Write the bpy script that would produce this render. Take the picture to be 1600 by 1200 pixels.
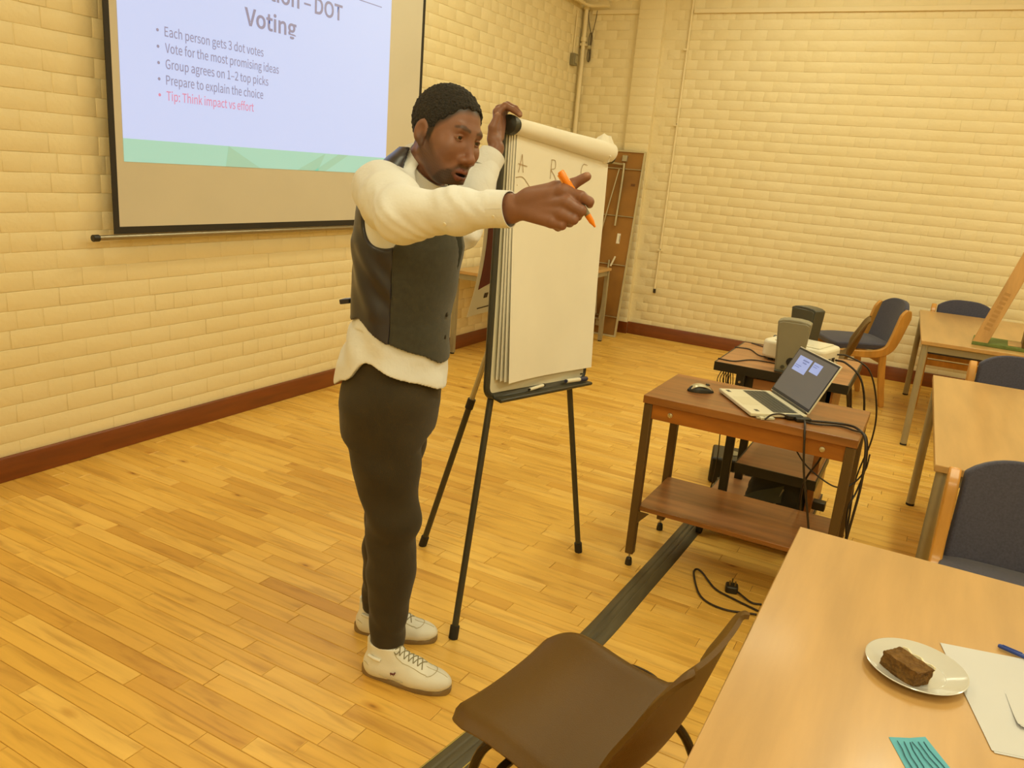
import bpy, bmesh, math, random
import numpy as np
from mathutils import Vector, Matrix, Euler
for o in list(bpy.data.objects): bpy.data.objects.remove(o, do_unlink=True)
SC = bpy.context.scene
COL = SC.collection
rnd = random.Random(7)

# ------------------------------------------------------------------ camera
CAM_H = 1.6
F_PX = 1239.95                       # focal length in pixels of a 1600 px wide frame
pitch, yaw, roll = math.radians(15.425), math.radians(-27.432), math.radians(-4.817)
fw = Vector((math.sin(yaw)*math.cos(pitch), math.cos(yaw)*math.cos(pitch), -math.sin(pitch)))
rt = Vector((math.cos(yaw), -math.sin(yaw), 0)); dn = fw.cross(rt)
cr, sr = math.cos(roll), math.sin(roll)
r2 = rt*cr + dn*sr; d2 = dn*cr - rt*sr
cam_d = bpy.data.cameras.new('camera'); cam = bpy.data.objects.new('camera', cam_d); COL.objects.link(cam)
cam_d.sensor_fit = 'HORIZONTAL'; cam_d.sensor_width = 36.0; cam_d.lens = 36.0*F_PX/1600.0
cam_d.clip_start = 0.05; cam_d.clip_end = 100
mw = Matrix.Identity(4)
for i in range(3):
    mw[i][0] = r2[i]; mw[i][1] = -d2[i]; mw[i][2] = -fw[i]
mw[2][3] = CAM_H
cam.matrix_world = mw
SC.camera = cam

# ------------------------------------------------------------------ world, exposure
W = bpy.data.worlds.new('world'); SC.world = W; W.use_nodes = True
W.node_tree.nodes['Background'].inputs[0].default_value = (0.9, 0.75, 0.45, 1)
W.node_tree.nodes['Background'].inputs[1].default_value = 0.05
vs = SC.view_settings
vs.view_transform = 'Standard'; vs.look = 'None'; vs.exposure = 0.04; vs.gamma = 1.0; vs.use_curve_mapping = False

# room extents (metres)
XL, XR, YF, YB, ZC = -3.60, 4.2, -3.6, 7.815, 3.75
LIGHT_SPOTS = [(-2.35, 1.2), (-2.35, 4.6), (0.3, 1.2), (0.3, 4.6), (2.9, 1.2), (2.9, 4.6), (-2.35, -2.0), (0.3, -2.0), (2.9, -2.0), (-1.15, 6.5), (1.6, 6.6)]
LIGHT_W = 21.0
LIGHT_COL = (0.97, 1.0, 0.69)
for i, (lx, ly) in enumerate(LIGHT_SPOTS):
    ld = bpy.data.lights.new('tube_light', 'AREA'); ld.shape = 'RECTANGLE'; ld.size = 0.22; ld.size_y = 1.45
    ld.energy = LIGHT_W*[.36, .9, 1.2, 1.25, 1.0, 1.15, .6, 1.8, 1.0, .7, .5][i]; ld.color = LIGHT_COL
    lo = bpy.data.objects.new('tube_light', ld); COL.objects.link(lo); lo.location = (lx, ly, ZC-0.125)
    if i >= 9: lo.rotation_euler = (0, 0, math.pi/2)

# ------------------------------------------------------------------ helpers
def lin(c):
    if isinstance(c, str): c = [int(c[i:i+2], 16)/255 for i in (0, 2, 4)]
    return tuple((v/12.92 if v <= 0.04045 else ((v+0.055)/1.055)**2.4) for v in c)
MATS = {}
def mat(name, col, rough=0.5, var=0.0, vscale=8.0, bump=0.0, bscale=60.0, metal=0.0, emit=0.0, stretch=None, col2=None, spec=0.5, sheen=0.0, coat=0.0):
    """procedural principled material: base colour broken up by noise, optional fine bump"""
    if name in MATS: return MATS[name]
    m = bpy.data.materials.new(name); m.use_nodes = True; MATS[name] = m
    nt = m.node_tree; N = nt.nodes; L = nt.links; b = N['Principled BSDF']
    c = lin(col); b.inputs['Roughness'].default_value = rough; b.inputs['Metallic'].default_value = metal
    b.inputs['Specular IOR Level'].default_value = spec
    if sheen: b.inputs['Sheen Weight'].default_value = sheen
    if coat: b.inputs['Coat Weight'].default_value = coat; b.inputs['Coat Roughness'].default_value = 0.15
    tc = N.new('ShaderNodeTexCoord'); mp = N.new('ShaderNodeMapping'); L.new(tc.outputs['Object'], mp.inputs[0])
    if stretch: mp.inputs['Scale'].default_value = stretch
    nz = N.new('ShaderNodeTexNoise'); nz.inputs['Scale'].default_value = vscale; nz.inputs['Detail'].default_value = 5
    L.new(mp.outputs[0], nz.inputs['Vector'])
    mix = N.new('ShaderNodeMix'); mix.data_type = 'RGBA'
    k = 1.0-var
    c2 = lin(col2) if col2 else tuple(v*k for v in c)
    c1 = c if col2 else tuple(min(1, v*(1+var*0.6)) for v in c)
    mix.inputs[6].default_value = (*c1, 1); mix.inputs[7].default_value = (*c2, 1)
    rp = N.new('ShaderNodeMapRange'); rp.inputs[1].default_value = 0.33; rp.inputs[2].default_value = 0.67
    L.new(nz.outputs['Fac'], rp.inputs[0]); L.new(rp.outputs[0], mix.inputs[0]); L.new(mix.outputs[2], b.inputs['Base Color'])
    if emit:
        L.new(mix.outputs[2], b.inputs['Emission Color']); b.inputs['Emission Strength'].default_value = emit
    if bump:
        n2 = N.new('ShaderNodeTexNoise'); n2.inputs['Scale'].default_value = bscale; n2.inputs['Detail'].default_value = 3
        L.new(mp.outputs[0], n2.inputs['Vector'])
        bp = N.new('ShaderNodeBump'); bp.inputs['Strength'].default_value = bump; bp.inputs['Distance'].default_value = 0.01
        L.new(n2.outputs['Fac'], bp.inputs['Height']); L.new(bp.outputs[0], b.inputs['Normal'])
    return m

class MB:
    """collects faces into one mesh"""
    def __init__(s): s.v = []; s.f = []
    def add(s, vs, fs):
        o = len(s.v); s.v += [tuple(v) for v in vs]; s.f += [tuple(i+o for i in f) for f in fs]; return s
    def box(s, x0, x1, y0, y1, z0, z1, M=None):
        vs = [Vector((x, y, z)) for x in (x0, x1) for y in (y0, y1) for z in (z0, z1)]
        if M is not None: vs = [M @ v for v in vs]
        return s.add(vs, [(0,1,3,2),(4,6,7,5),(0,4,5,1),(2,3,7,6),(0,2,6,4),(1,5,7,3)])
    def prism(s, poly, a, b, axis='z', M=None):
        """polygon (list of 2-tuples) extruded from a to b along axis"""
        def p3(q, t):
            v = {'z': (q[0], q[1], t), 'y': (q[0], t, q[1]), 'x': (t, q[0], q[1])}[axis]
            v = Vector(v); return M @ v if M is not None else v
        n = len(poly); vs = [p3(q, a) for q in poly]+[p3(q, b) for q in poly]
        fs = [tuple(range(n-1, -1, -1)), tuple(range(n, 2*n))]+[(i, (i+1) % n, n+(i+1) % n, n+i) for i in range(n)]
        return s.add(vs, fs)
    def tube(s, pts, r, n=10, cap=True, closed=False):
        pts = [Vector(p) for p in pts]; m = len(pts); rs = r if isinstance(r, (list, tuple)) else [r]*m
        t0 = (pts[1]-pts[0]).normalized(); up = Vector((0, 0, 1)) if abs(t0.z) < .9 else Vector((1, 0, 0))
        a = t0.cross(up).normalized(); vs = []
        for i, p in enumerate(pts):
            if closed: t = (pts[(i+1) % m]-pts[i-1]).normalized()
            else: t = (pts[min(i+1, m-1)]-pts[max(i-1, 0)]).normalized()
            a = (a-t*a.dot(t)).normalized(); b = t.cross(a)
            vs += [p+(a*math.cos(2*math.pi*k/n)+b*math.sin(2*math.pi*k/n))*rs[i] for k in range(n)]
        fs = []
        for i in range(m if closed else m-1):
            j = (i+1) % m
            fs += [(i*n+k, i*n+(k+1) % n, j*n+(k+1) % n, j*n+k) for k in range(n)]
        if cap and not closed: fs += [tuple(range(n-1, -1, -1)), tuple((m-1)*n+k for k in range(n))]
        return s.add(vs, fs)
    def lathe(s, prof, n=24, M=None, cap=True):
        """profile [(r,z)] turned about z"""
        vs = []
        for r, z in prof:
            for k in range(n):
                v = Vector((r*math.cos(2*math.pi*k/n), r*math.sin(2*math.pi*k/n), z)); vs.append(M @ v if M is not None else v)
        fs = [(i*n+k, i*n+(k+1) % n, (i+1)*n+(k+1) % n, (i+1)*n+k) for i in range(len(prof)-1) for k in range(n)]
        if cap: fs += [tuple(range(n-1, -1, -1)), tuple((len(prof)-1)*n+k for k in range(n))]
        return s.add(vs, fs)
    def grid(s, P, thick=None):
        """surface from a 2-D array of points; thick gives it a back face along vertex normals"""
        P = np.array([[tuple(q) for q in row] for row in P], float); n, m, _ = P.shape
        if thick is None:
            return s.add(P.reshape(-1, 3), [(i*m+j, (i+1)*m+j, (i+1)*m+j+1, i*m+j+1) for i in range(n-1) for j in range(m-1)])
        du = np.gradient(P, axis=0); dv = np.gradient(P, axis=1); nn = np.cross(du, dv); nn /= np.linalg.norm(nn, axis=2, keepdims=True)+1e-12
        Q = P-nn*thick; k = n*m
        fs = [(i*m+j, (i+1)*m+j, (i+1)*m+j+1, i*m+j+1) for i in range(n-1) for j in range(m-1)]
        fs += [tuple(k+q for q in reversed(f)) for f in fs]
        rim = [(i, 0) for i in range(n)]+[(n-1, j) for j in range(1, m)]+[(i, m-1) for i in range(n-2, -1, -1)]+[(0, j) for j in range(m-2, 0, -1)]
        r = [i*m+j for i, j in rim]
        fs += [(r[a], k+r[a], k+r[(a+1) % len(r)], r[(a+1) % len(r)]) for a in range(len(r))]
        return s.add(np.concatenate([P.reshape(-1, 3), Q.reshape(-1, 3)]), fs)
    def mesh(s, name, smooth=35):
        me = bpy.data.meshes.new(name); me.from_pydata(s.v, [], s.f); me.update()
        bm = bmesh.new(); bm.from_mesh(me); bmesh.ops.recalc_face_normals(bm, faces=bm.faces); bm.to_mesh(me); bm.free()
        if smooth:
            me.polygons.foreach_set('use_smooth', [True]*len(me.polygons)); me.set_sharp_from_angle(angle=math.radians(smooth))
        return me
    def build(s, name, m, parent=None, bevel=0, smooth=35, loc=None, segs=2):
        me = s.mesh(name, smooth); return link(name, me, m, parent, bevel, loc, segs)
def link(name, me, m, parent=None, bevel=0, loc=None, segs=2):
    o = bpy.data.objects.new(name, me); COL.objects.link(o)
    if m is not None and not me.materials: me.materials.append(m)
    if parent is not None: o.parent = parent
    if loc is not None: o.location = loc
    if bevel:
        b = o.modifiers.new('bevel', 'BEVEL'); b.width = bevel; b.segments = segs; b.limit_method = 'ANGLE'; b.angle_limit = math.radians(40)
        b.harden_normals = False
    return o
def tag(o, label=None, cat=None, group=None, kind=None):
    if label: o['label'] = label
    if cat: o['category'] = cat
    if group: o['group'] = group
    if kind: o['kind'] = kind
    return o
def thing(name, label, cat, loc=(0, 0, 0), rz=0, group=None):
    o = bpy.data.objects.new(name, None); COL.objects.link(o); o.location = loc; o.rotation_euler = (0, 0, rz)
    o.empty_display_size = 0.1
    return tag(o, label, cat, group)
def struct(o): o['kind'] = 'structure'; return o
def copy_tree(o, parent=None):
    c = o.copy(); COL.objects.link(c); c.parent = parent
    for ch in list(o.children): copy_tree(ch, c)
    return c
def smooth_path(pts, n=8):
    """Catmull-Rom through pts"""
    P = [Vector(p) for p in pts]; P = [P[0]*2-P[1]]+P+[P[-1]*2-P[-2]]; out = []
    for i in range(1, len(P)-2):
        for k in range(n):
            t = k/n; a, b, c, d = P[i-1], P[i], P[i+1], P[i+2]
            out.append(0.5*((2*b)+(c-a)*t+(2*a-5*b+4*c-d)*t*t+(3*b-a-3*c+d)*t**3))
    out.append(P[-2]); return out
# ------------------------------------------------------------------ surface materials
def pos_noise(nt, scale, detail=4, stretch=(1, 1, 1)):
    N = nt.nodes; L = nt.links
    g = N.new('ShaderNodeNewGeometry'); mp = N.new('ShaderNodeMapping'); mp.inputs['Scale'].default_value = stretch
    L.new(g.outputs['Position'], mp.inputs[0]); n = N.new('ShaderNodeTexNoise'); n.inputs['Scale'].default_value = scale
    n.inputs['Detail'].default_value = detail; L.new(mp.outputs[0], n.inputs['Vector']); return n, mp
def ramp(nt, src, stops):
    r = nt.nodes.new('ShaderNodeValToRGB'); e = r.color_ramp.elements
    while len(e) < len(stops): e.new(0.5)
    for q, (p, c) in zip(e, stops): q.position = p; q.color = (*c, 1)
    nt.links.new(src, r.inputs[0]); return r
def wall_paint(name, c1, c2, bump):
    m = bpy.data.materials.new(name); m.use_nodes = True; nt = m.node_tree; b = nt.nodes['Principled BSDF']; L = nt.links
    n, _ = pos_noise(nt, 1.3, 6); r = ramp(nt, n.outputs['Fac'], [(0.3, lin(c1)), (0.7, lin(c2))])
    L.new(r.outputs[0], b.inputs['Base Color']); b.inputs['Roughness'].default_value = 0.42; b.inputs['Specular IOR Level'].default_value = 0.35
    n2, _ = pos_noise(nt, 38, 5); n3, _ = pos_noise(nt, 9, 2)
    ad = nt.nodes.new('ShaderNodeMath'); ad.operation = 'MULTIPLY_ADD'; L.new(n3.outputs['Fac'], ad.inputs[0]); ad.inputs[1].default_value = 1.6; L.new(n2.outputs['Fac'], ad.inputs[2])
    bp = nt.nodes.new('ShaderNodeBump'); bp.inputs['Strength'].default_value = bump; bp.inputs['Distance'].default_value = 0.006
    L.new(ad.outputs[0], bp.inputs['Height']); L.new(bp.outputs[0], b.inputs['Normal'])
    return m
PAINT = wall_paint('cream_wall_paint', 'f0dfb2', 'f3e4bc', 0.40)
PAINT_SMOOTH = wall_paint('cream_gloss_paint', 'f0dfb4', 'f3e4bf', 0.12)
CEIL = wall_paint('ceiling_paint', 'f2ead2', 'f5eedb', 0.1)

def floor_material():
    m = bpy.data.materials.new('maple_strip_floor'); m.use_nodes = True; nt = m.node_tree; N = nt.nodes; L = nt.links; b = N['Principled BSDF']
    oi = N.new('ShaderNodeObjectInfo'); ge = N.new('ShaderNodeNewGeometry')
    ad = N.new('ShaderNodeMath'); ad.operation = 'ADD'; L.new(oi.outputs['Random'], ad.inputs[0]); L.new(ge.outputs['Random Per Island'], ad.inputs[1])
    fr = N.new('ShaderNodeMath'); fr.operation = 'FRACT'; L.new(ad.outputs[0], fr.inputs[0])
    # grain runs along x, shifted per strip
    mp = N.new('ShaderNodeMapping'); mp.inputs['Scale'].default_value = (1.0, 9.0, 1.0)
    cx = N.new('ShaderNodeCombineXYZ'); mul = N.new('ShaderNodeMath'); mul.operation = 'MULTIPLY'; mul.inputs[1].default_value = 37.0
    L.new(fr.outputs[0], mul.inputs[0]); L.new(mul.outputs[0], cx.inputs[0]); L.new(mul.outputs[0], cx.inputs[2])
    va = N.new('ShaderNodeVectorMath'); va.operation = 'ADD'; L.new(ge.outputs['Position'], va.inputs[0]); L.new(cx.outputs[0], va.inputs[1]); L.new(va.outputs[0], mp.inputs[0])
    g1 = N.new('ShaderNodeTexNoise'); g1.inputs['Scale'].default_value = 3.2; g1.inputs['Detail'].default_value = 7; g1.inputs['Distortion'].default_value = 0.6; L.new(mp.outputs[0], g1.inputs['Vector'])
    base = ramp(nt, fr.outputs[0], [(0.0, lin('dca84a')), (0.2, lin('e6b655')), (0.6, lin('edbd5a')), (0.88, lin('f3c769')), (1.0, lin('d6a247'))])
    gr = ramp(nt, g1.outputs['Fac'], [(0.30, (0.55, 0.42, 0.28)), (0.47, (0.93, 0.90, 0.85)), (0.62, (1.06, 1.05, 1.0))])
    mx = N.new('ShaderNodeMix'); mx.data_type = 'RGBA'; mx.blend_type = 'MULTIPLY'; mx.inputs[0].default_value = 0.55
    L.new(base.outputs[0], mx.inputs[6]); L.new(gr.outputs[0], mx.inputs[7])
    # knots
    mp2 = N.new('ShaderNodeMapping'); mp2.inputs['Scale'].default_value = (2.6, 6.5, 1); L.new(va.outputs[0], mp2.inputs[0])
    vo = N.new('ShaderNodeTexVoronoi'); vo.inputs['Scale'].default_value = 1.0; L.new(mp2.outputs[0], vo.inputs['Vector'])
    kn = ramp(nt, vo.outputs['Distance'], [(0.02, (0.25, 0.15, 0.07)), (0.05, (0.72, 0.58, 0.42)), (0.13, (1, 1, 1))])
    mx2 = N.new('ShaderNodeMix'); mx2.data_type = 'RGBA'; mx2.blend_type = 'MULTIPLY'; mx2.inputs[0].default_value = 0.85
    L.new(mx.outputs[2], mx2.inputs[6]); L.new(kn.outputs[0], mx2.inputs[7]); L.new(mx2.outputs[2], b.inputs['Base Color'])
    n, _ = pos_noise(nt, 1.6, 3); rr = N.new('ShaderNodeMapRange'); rr.inputs[3].default_value = 0.30; rr.inputs[4].default_value = 0.42
    L.new(n.outputs['Fac'], rr.inputs[0]); L.new(rr.outputs[0], b.inputs['Roughness']); b.inputs['Specular IOR Level'].default_value = 0.45
    return m
FLOORM = floor_material()
GAP = mat('floor_gap', '6b4418', 0.8)

def px(p):
    """image position of a world point, used only to rank which pieces show largest"""
    v = Vector(p)-Vector((0, 0, CAM_H)); d = v.dot(fw)
    return (v.dot(r2)/d*F_PX+800, v.dot(d2)/d*F_PX+600, d) if d > 0.1 else (-9999, -9999, 99)

# ------------------------------------------------------------------ floor: maple strips running across the room
slab = struct(MB().box(XL-.1, XR+.1, YF-.1, YB+.1, -0.12, -0.004).build('floor', GAP))
strips = []; PW = 0.0655; y = 1.174-PW*66; k = 0
while y < YB:
    x = XL-rnd.uniform(0, .5)
    while x < XR:
        ln = rnd.choice([.31, .38, .45, .5, .58, .66])*rnd.uniform(.92, 1.08)
        a, b_ = max(x, XL), min(x+ln, XR)
        if y > YF and b_-a > .02: strips.append((a, b_, y, min(y+PW, YB)))
        x += ln
    y += PW
def strip_verts(hx, hy):
    g, c = 0.0007, 0.0021
    return [(-hx+g, -hy+g, -.004), (hx-g, -hy+g, -.004), (hx-g, hy-g, -.004), (-hx+g, hy-g, -.004),
            (-hx+g, -hy+g, -.0012), (hx-g, -hy+g, -.0012), (hx-g, hy-g, -.0012), (-hx+g, hy-g, -.0012),
            (-hx+c, -hy+c, 0), (hx-c, -hy+c, 0), (hx-c, hy-c, 0), (-hx+c, hy-c, 0)]
SF = [(i, (i+1) % 4, 4+(i+1) % 4, 4+i) for i in range(4)]+[(4+i, 4+(i+1) % 4, 8+(i+1) % 4, 8+i) for i in range(4)]+[(8, 9, 10, 11)]
def strip_rank(s):
    cx, cy = (s[0]+s[1])/2, (s[2]+s[3])/2; u, v, d = px((cx, cy, 0))
    if not (-40 < u < 1640 and -20 < v < 1230): return 0
    hid = (560 < u < 690 and v > 560) or (u > 1245 and v > 820) or (720 < u < 1150 and v > 1060 and u-720 > (1200-v)*1.2)
    return 0 if hid else (s[1]-s[0])/d**3
strips.sort(key=strip_rank, reverse=True)
cache = {}
for a, b_, y0, y1 in strips[:300]:
    key = round((b_-a)*50)/50
    if key not in cache:
        q = MB(); q.add(strip_verts(key/2, PW/2), SF); cache[key] = q.mesh('plank', 20); cache[key].materials.append(FLOORM)
    o = link('plank', cache[key], None, slab, loc=((a+b_)/2, (y0+y1)/2, 0)); o.scale = ((b_-a)/key, (y1-y0)/PW, 1)
q = MB()
for a, b_, y0, y1 in strips[300:]:
    q.add([(vx+(a+b_)/2, vy+(y0+y1)/2, vz) for vx, vy, vz in strip_verts((b_-a)/2, (y1-y0)/2)], SF)
tag(q.build('plank_field', FLOORM, slab, smooth=20), kind='stuff')

# ------------------------------------------------------------------ brick walls
CG, BP = 0.0868, 0.241          # course height, stretcher pitch
def brick_verts(hw, hh):
    # hw, hh half sizes in wall plane (u, z); w out of the wall
    j, c = 0.0010, 0.0042
    R = lambda e, w: [(-hw+e, -hh+e, w), (hw-e, -hh+e, w), (hw-e, hh-e, w), (-hw+e, hh-e, w)]
    return R(j, 0)+R(j+.0010, .0022)+R(c, .0033)
def make_wall(name, place, u0, u1, ztop, zphase, hdr_k, off_s, off_h, hidden, skip=None, side=1):
    """place(u, z, w) -> world; courses counted from zphase"""
    k0 = -math.ceil(zphase/CG); kk = k0; bricks = []
    while zphase+kk*CG < ztop:
        z0, z1 = max(0, zphase+kk*CG), min(ztop, zphase+(kk+1)*CG)
        hdr = (kk-hdr_k) % 4 == 0; p = BP/2 if hdr else BP
        off = off_h if hdr else off_s+(BP/2 if (kk-hdr_k) % 4 == 2 else 0)
        i = math.floor((u0-off)/p)
        while off+i*p < u1:
            a, b_ = max(u0, off+i*p+rnd.uniform(-.005, .005)), min(u1, off+(i+1)*p)
            if b_-a > .02 and z1-z0 > .02 and not (skip and skip((a+b_)/2, (z0+z1)/2)): bricks.append((a, b_, z0, z1))
            i += 1
        kk += 1
    def rank(q):
        u, v, d = px(place((q[0]+q[1])/2, (q[2]+q[3])/2, 0))
        if not (0 < u < 1600 and 0 < v < 1200) or hidden(u, v, (q[0]+q[1])/2, (q[2]+q[3])/2): return 0
        return (q[1]-q[0])/d**2*(1 if q[2] > .12 else .2)
    bricks.sort(key=rank, reverse=True)
    return bricks
def wall_bricks(parent, bricks, rot, place, n=300):
    """rot: Euler turning local (u, z, w) mesh into the wall"""
    data = {}
    for a, b_, z0, z1 in bricks[:n]:
        kind = 'h' if b_-a < BP*.7 else 's'; L0 = BP/2 if kind == 'h' else BP
        if kind not in data:
            q = MB(); q.add(brick_verts(L0/2, CG/2), SF); data[kind] = q.mesh('brick', 60); data[kind].materials.append(PAINT)
        o = link('brick', data[kind], None, parent); o.rotation_euler = rot
        o.location = place((a+b_)/2, (z0+z1)/2, rnd.uniform(-.0012, .0008)); o.scale = ((b_-a)/L0, (z1-z0)/CG, 1)
    q = MB()
    for a, b_, z0, z1 in bricks[n:]:
        dw = rnd.uniform(-.0012, .0008)
        q.add([place((a+b_)/2+x, (z0+z1)/2+y, w+dw) for x, y, w in brick_verts((b_-a)/2, (z1-z0)/2)], SF)
    if q.v: tag(q.build('brick_field', PAINT, parent, smooth=60), kind='stuff')
MO = 0.0033
# left wall: plane x = XL, faces +x ; u = y reversed so that local x cross y = normal
wl = struct(MB().box(XL-.2, XL-MO, YF-.2, YB+.2, -.1, ZC).build('wall_left', PAINT))
placeL = lambda u, z, w: (XL-MO+w, u, z)
hidL = lambda u, v, y, z: (2.52 < y < 5.0 and z > 1.13) or (560 < u < 700 and v > 200) or u > 760 and v > 185
brL = make_wall('left', placeL, YF, YB, ZC, 2.0004, -3, 2.136+BP/2, 2.169, hidL)
wall_bricks(wl, brL, Matrix(((0, 0, 1), (1, 0, 0), (0, 1, 0))).to_euler(), placeL)
# back wall: plane y = YB, faces -y
wb = struct(MB().box(XL-.2, XR+.2, YB+MO, YB+.2, -.1, ZC).build('wall_back', PAINT))
placeB = lambda u, z, w: (u, YB+MO-w, z)
PIER = (-3.0, -2.75)
hidB = lambda u, v, x, z: (u < 960 and v > 210) or (v > 560)
brB = make_wall('back', placeB, XL, XR, ZC, 2.769, -1, -2.14, -2.205, hidB, skip=lambda u, z: PIER[0]-.02 < u < PIER[1]+.02)
wall_bricks(wb, brB, Matrix(((1, 0, 0), (0, 0, -1), (0, 1, 0))).to_euler(), placeB)
pier = struct(MB().box(PIER[0], PIER[1], YB-.055+MO, YB+.1, 0, ZC).build('trim_1', PAINT_SMOOTH))
placeP = lambda u, z, w: (u, YB-.055+MO-w, z)
brP = [(PIER[0], PIER[1], max(0, 2.769+k*CG), 2.769+(k+1)*CG) for k in range(-32, 11) if 2.769+(k+1)*CG > .03]
wall_bricks(pier, brP, Matrix(((1, 0, 0), (0, 0, -1), (0, 1, 0))).to_euler(), placeP)
struct(MB().box(XR, XR+.2, YF-.2, YB+.2, -.1, ZC).build('wall_right', PAINT_SMOOTH))
struct(MB().box(XL-.2, XR+.2, YF-.2, YF, -.1, ZC).build('wall_front', PAINT_SMOOTH))
struct(MB().box(XL-.2, XR+.2, YF-.2, YB+.2, ZC, ZC+.15).build('ceiling', CEIL))
# skirting
SKIRT = mat('brown_skirting_wood', '7d3f10', 0.38, 0.18, 3, stretch=(1, 1, 9))
SKIRT.node_tree.nodes['Principled BSDF'].inputs['Coat Weight'].default_value = 0.2
def skirt(name, poly, a, b_, axis): return struct(MB().prism(poly, a, b_, axis).build(name, SKIRT, bevel=.002))
skirt('baseboard_left', [(XL, 0), (XL+.018, 0), (XL+.018, .108), (XL+.012, .118), (XL, .118)], YF, YB, 'y')
skirt('baseboard_back', [(YB, 0), (YB-.028, 0), (YB-.028, .115), (YB-.024, .122), (YB, .122)], PIER[1], XR, 'x')
o = skirt('baseboard_corner', [(YB-.050, 0), (YB-.062, 0), (YB-.062, .12), (YB-.050, .12)], PIER[0], PIER[1]+.008, 'x')
skirt('baseboard_recess', [(YB, 0), (YB-.028, 0), (YB-.028, .115), (YB-.024, .122), (YB, .122)], XL+.02, PIER[0], 'x')
# painted rails high on the back wall
struct(MB().box(-2.475, XR, YB-.022, YB+.01, 3.085, 3.125).build('trim_2', PAINT_SMOOTH, bevel=.003))
struct(MB().box(-3.50, PIER[0], YB-.022, YB+.01, 3.085, 3.125).build('trim_3', PAINT_SMOOTH, bevel=.003))
# pipes and fittings on the walls
q = thing('conduit', 'thin cream painted cable conduit running down the back wall', 'conduit', (-2.51, YB-.014, .47))
q1 = MB().tube([(0.016, 0, 2.75), (0.012, 0, 1.4), (0, 0, 0.02)], .0105, 10).build('pipe', PAINT_SMOOTH, q)
DARK = mat('dark_metal', '3a3020', 0.45, .1)
MB().tube([(0, 0, -.012), (0, 0, .03)], .013, 10).build('end_cap', DARK, q)
for zz in (.42, 1.62, 2.3): MB().box(-.022, .022, -.012, .014, zz-.01, zz+.01).build('clip', PAINT_SMOOTH, q, bevel=.002)
for zz in (.43, 1.63): MB().lathe([(.004, 0), (.004, .004)], 8, M=Matrix.Translation((0.012, -.016, zz)) @ Matrix.Rotation(math.pi/2, 4, 'X')).build('screw', DARK, q)
q = thing('heating_pipe', 'cream painted vertical pipe standing in the corner of the walls', 'pipe', (-3.553, YB-.05, .0))
MB().tube([(0, 0, 0.0), (0, 0, 3.12)], .021, 14).build('pipe', PAINT_SMOOTH, q)
MB().tube([(0, 0, 2.83), (0, 0, 2.87)], .030, 14).build('coupling', PAINT_SMOOTH, q)
MB().lathe([(.03, 3.12), (.03, 3.15)], 14).build('collar', PAINT_SMOOTH, q)
MB().box(-.03, .03, -.015, .05, 2.79, 2.815).build('bracket', PAINT_SMOOTH, q, bevel=.003)
q = thing('overhead_pipe', 'cream horizontal pipe under the ceiling line, turning at the corner', 'pipe', (0, 0, 0))
MB().tube(smooth_path([(XL+.07, 6.2, 3.16), (XL+.07, 7.4, 3.16), (XL+.075, 7.62, 3.155), (XL+.11, 7.72, 3.15), (-3.3, 7.735, 3.15)], 5), .016, 12).build('pipe', PAINT_SMOOTH, q)
MB().tube([(XL+.022, 6.2, 3.21), (XL+.022, 7.70, 3.165)], .012, 8).build('wire_duct', PAINT_SMOOTH, q)
GREYBOX = mat('grey_plastic', '8d8466', 0.5, .1)
q = thing('switch_box', 'small grey surface box high on the brick wall near the corner', 'switch box', (XL, 7.626, 2.643))
MB().box(0, .05, -.045, .045, -.055, .055).build('body', GREYBOX, q, bevel=.006)
MB().box(.05, .056, -.03, .03, -.035, .035).build('cover', mat('pale_grey_plastic', 'a79d7c', .4), q, bevel=.003)
MB().tube([(.012, 0.0, .05), (.012, .012, .45)], .006, 8).build('wire', PAINT_SMOOTH, q)
q = thing('cable_coil', 'coiled grey cable tied up and hanging in the wall corner', 'cable', (-3.49, YB-.02, 2.64))
CABG = mat('grey_cable', '6a5d42', .5)
for sx, r0 in ((-1, .028), (1, .03), (0.2, .022)):
    pts = [(sx*r0*math.sin(t*1.0)*1.0, -.012*abs(sx), .16+.13*math.cos(t)) for t in [2*math.pi*i/24 for i in range(24)]]
    pts = [(sx*r0*math.sin(t)*(0.35+.65*abs(math.cos(t))), -.01*abs(sx), .14+.135*math.cos(t)) for t in [2*math.pi*i/28 for i in range(28)]]
    MB().tube(pts, .0045, 6, closed=True).build('loop', CABG, q)
MB().tube([(-.012, -.006, .14), (.012, -.006, .14)], .02, 8).build('tie', mat('pale_tie', 'cfc39a', .5), q)
MB().tube(smooth_path([(-.005, 0, .27), (-.045, 0, .40), (-.055, .0, .52)], 5), .004, 6).build('lead', CABG, q)
MB().tube(smooth_path([(.01, 0, .27), (.03, 0, .38), (.04, 0, .48)], 5), .004, 6).build('lead', CABG, q)
# ceiling fittings, out of frame, carrying the room light
LAMP = mat('lamp_diffuser', 'fff3d0', 0.5, emit=3.0)
for i, (lx, ly) in enumerate(LIGHT_SPOTS):
    q = thing('ceiling_light', ('ceiling batten light along the room, ' if i < 9 else 'crosswise ceiling batten light near the back wall, ')+
              ['near screen wall', 'by middle of screen wall', 'over near tables', 'over middle tables', 'near right wall', 'by middle of right wall', 'behind camera near screen wall', 'behind camera over the middle', 'behind camera near right wall', 'left', 'right'][i],
              'ceiling light', (lx, ly, ZC), math.pi/2 if i >= 9 else 0, 'ceiling batten lights')
    MB().box(-.13, .13, -.76, .76, -.07, 0).build('housing', PAINT_SMOOTH, q, bevel=.01)
    MB().box(-.11, .11, -.74, .74, -.11, -.0705).build('diffuser', LAMP, q, bevel=.015)
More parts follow.
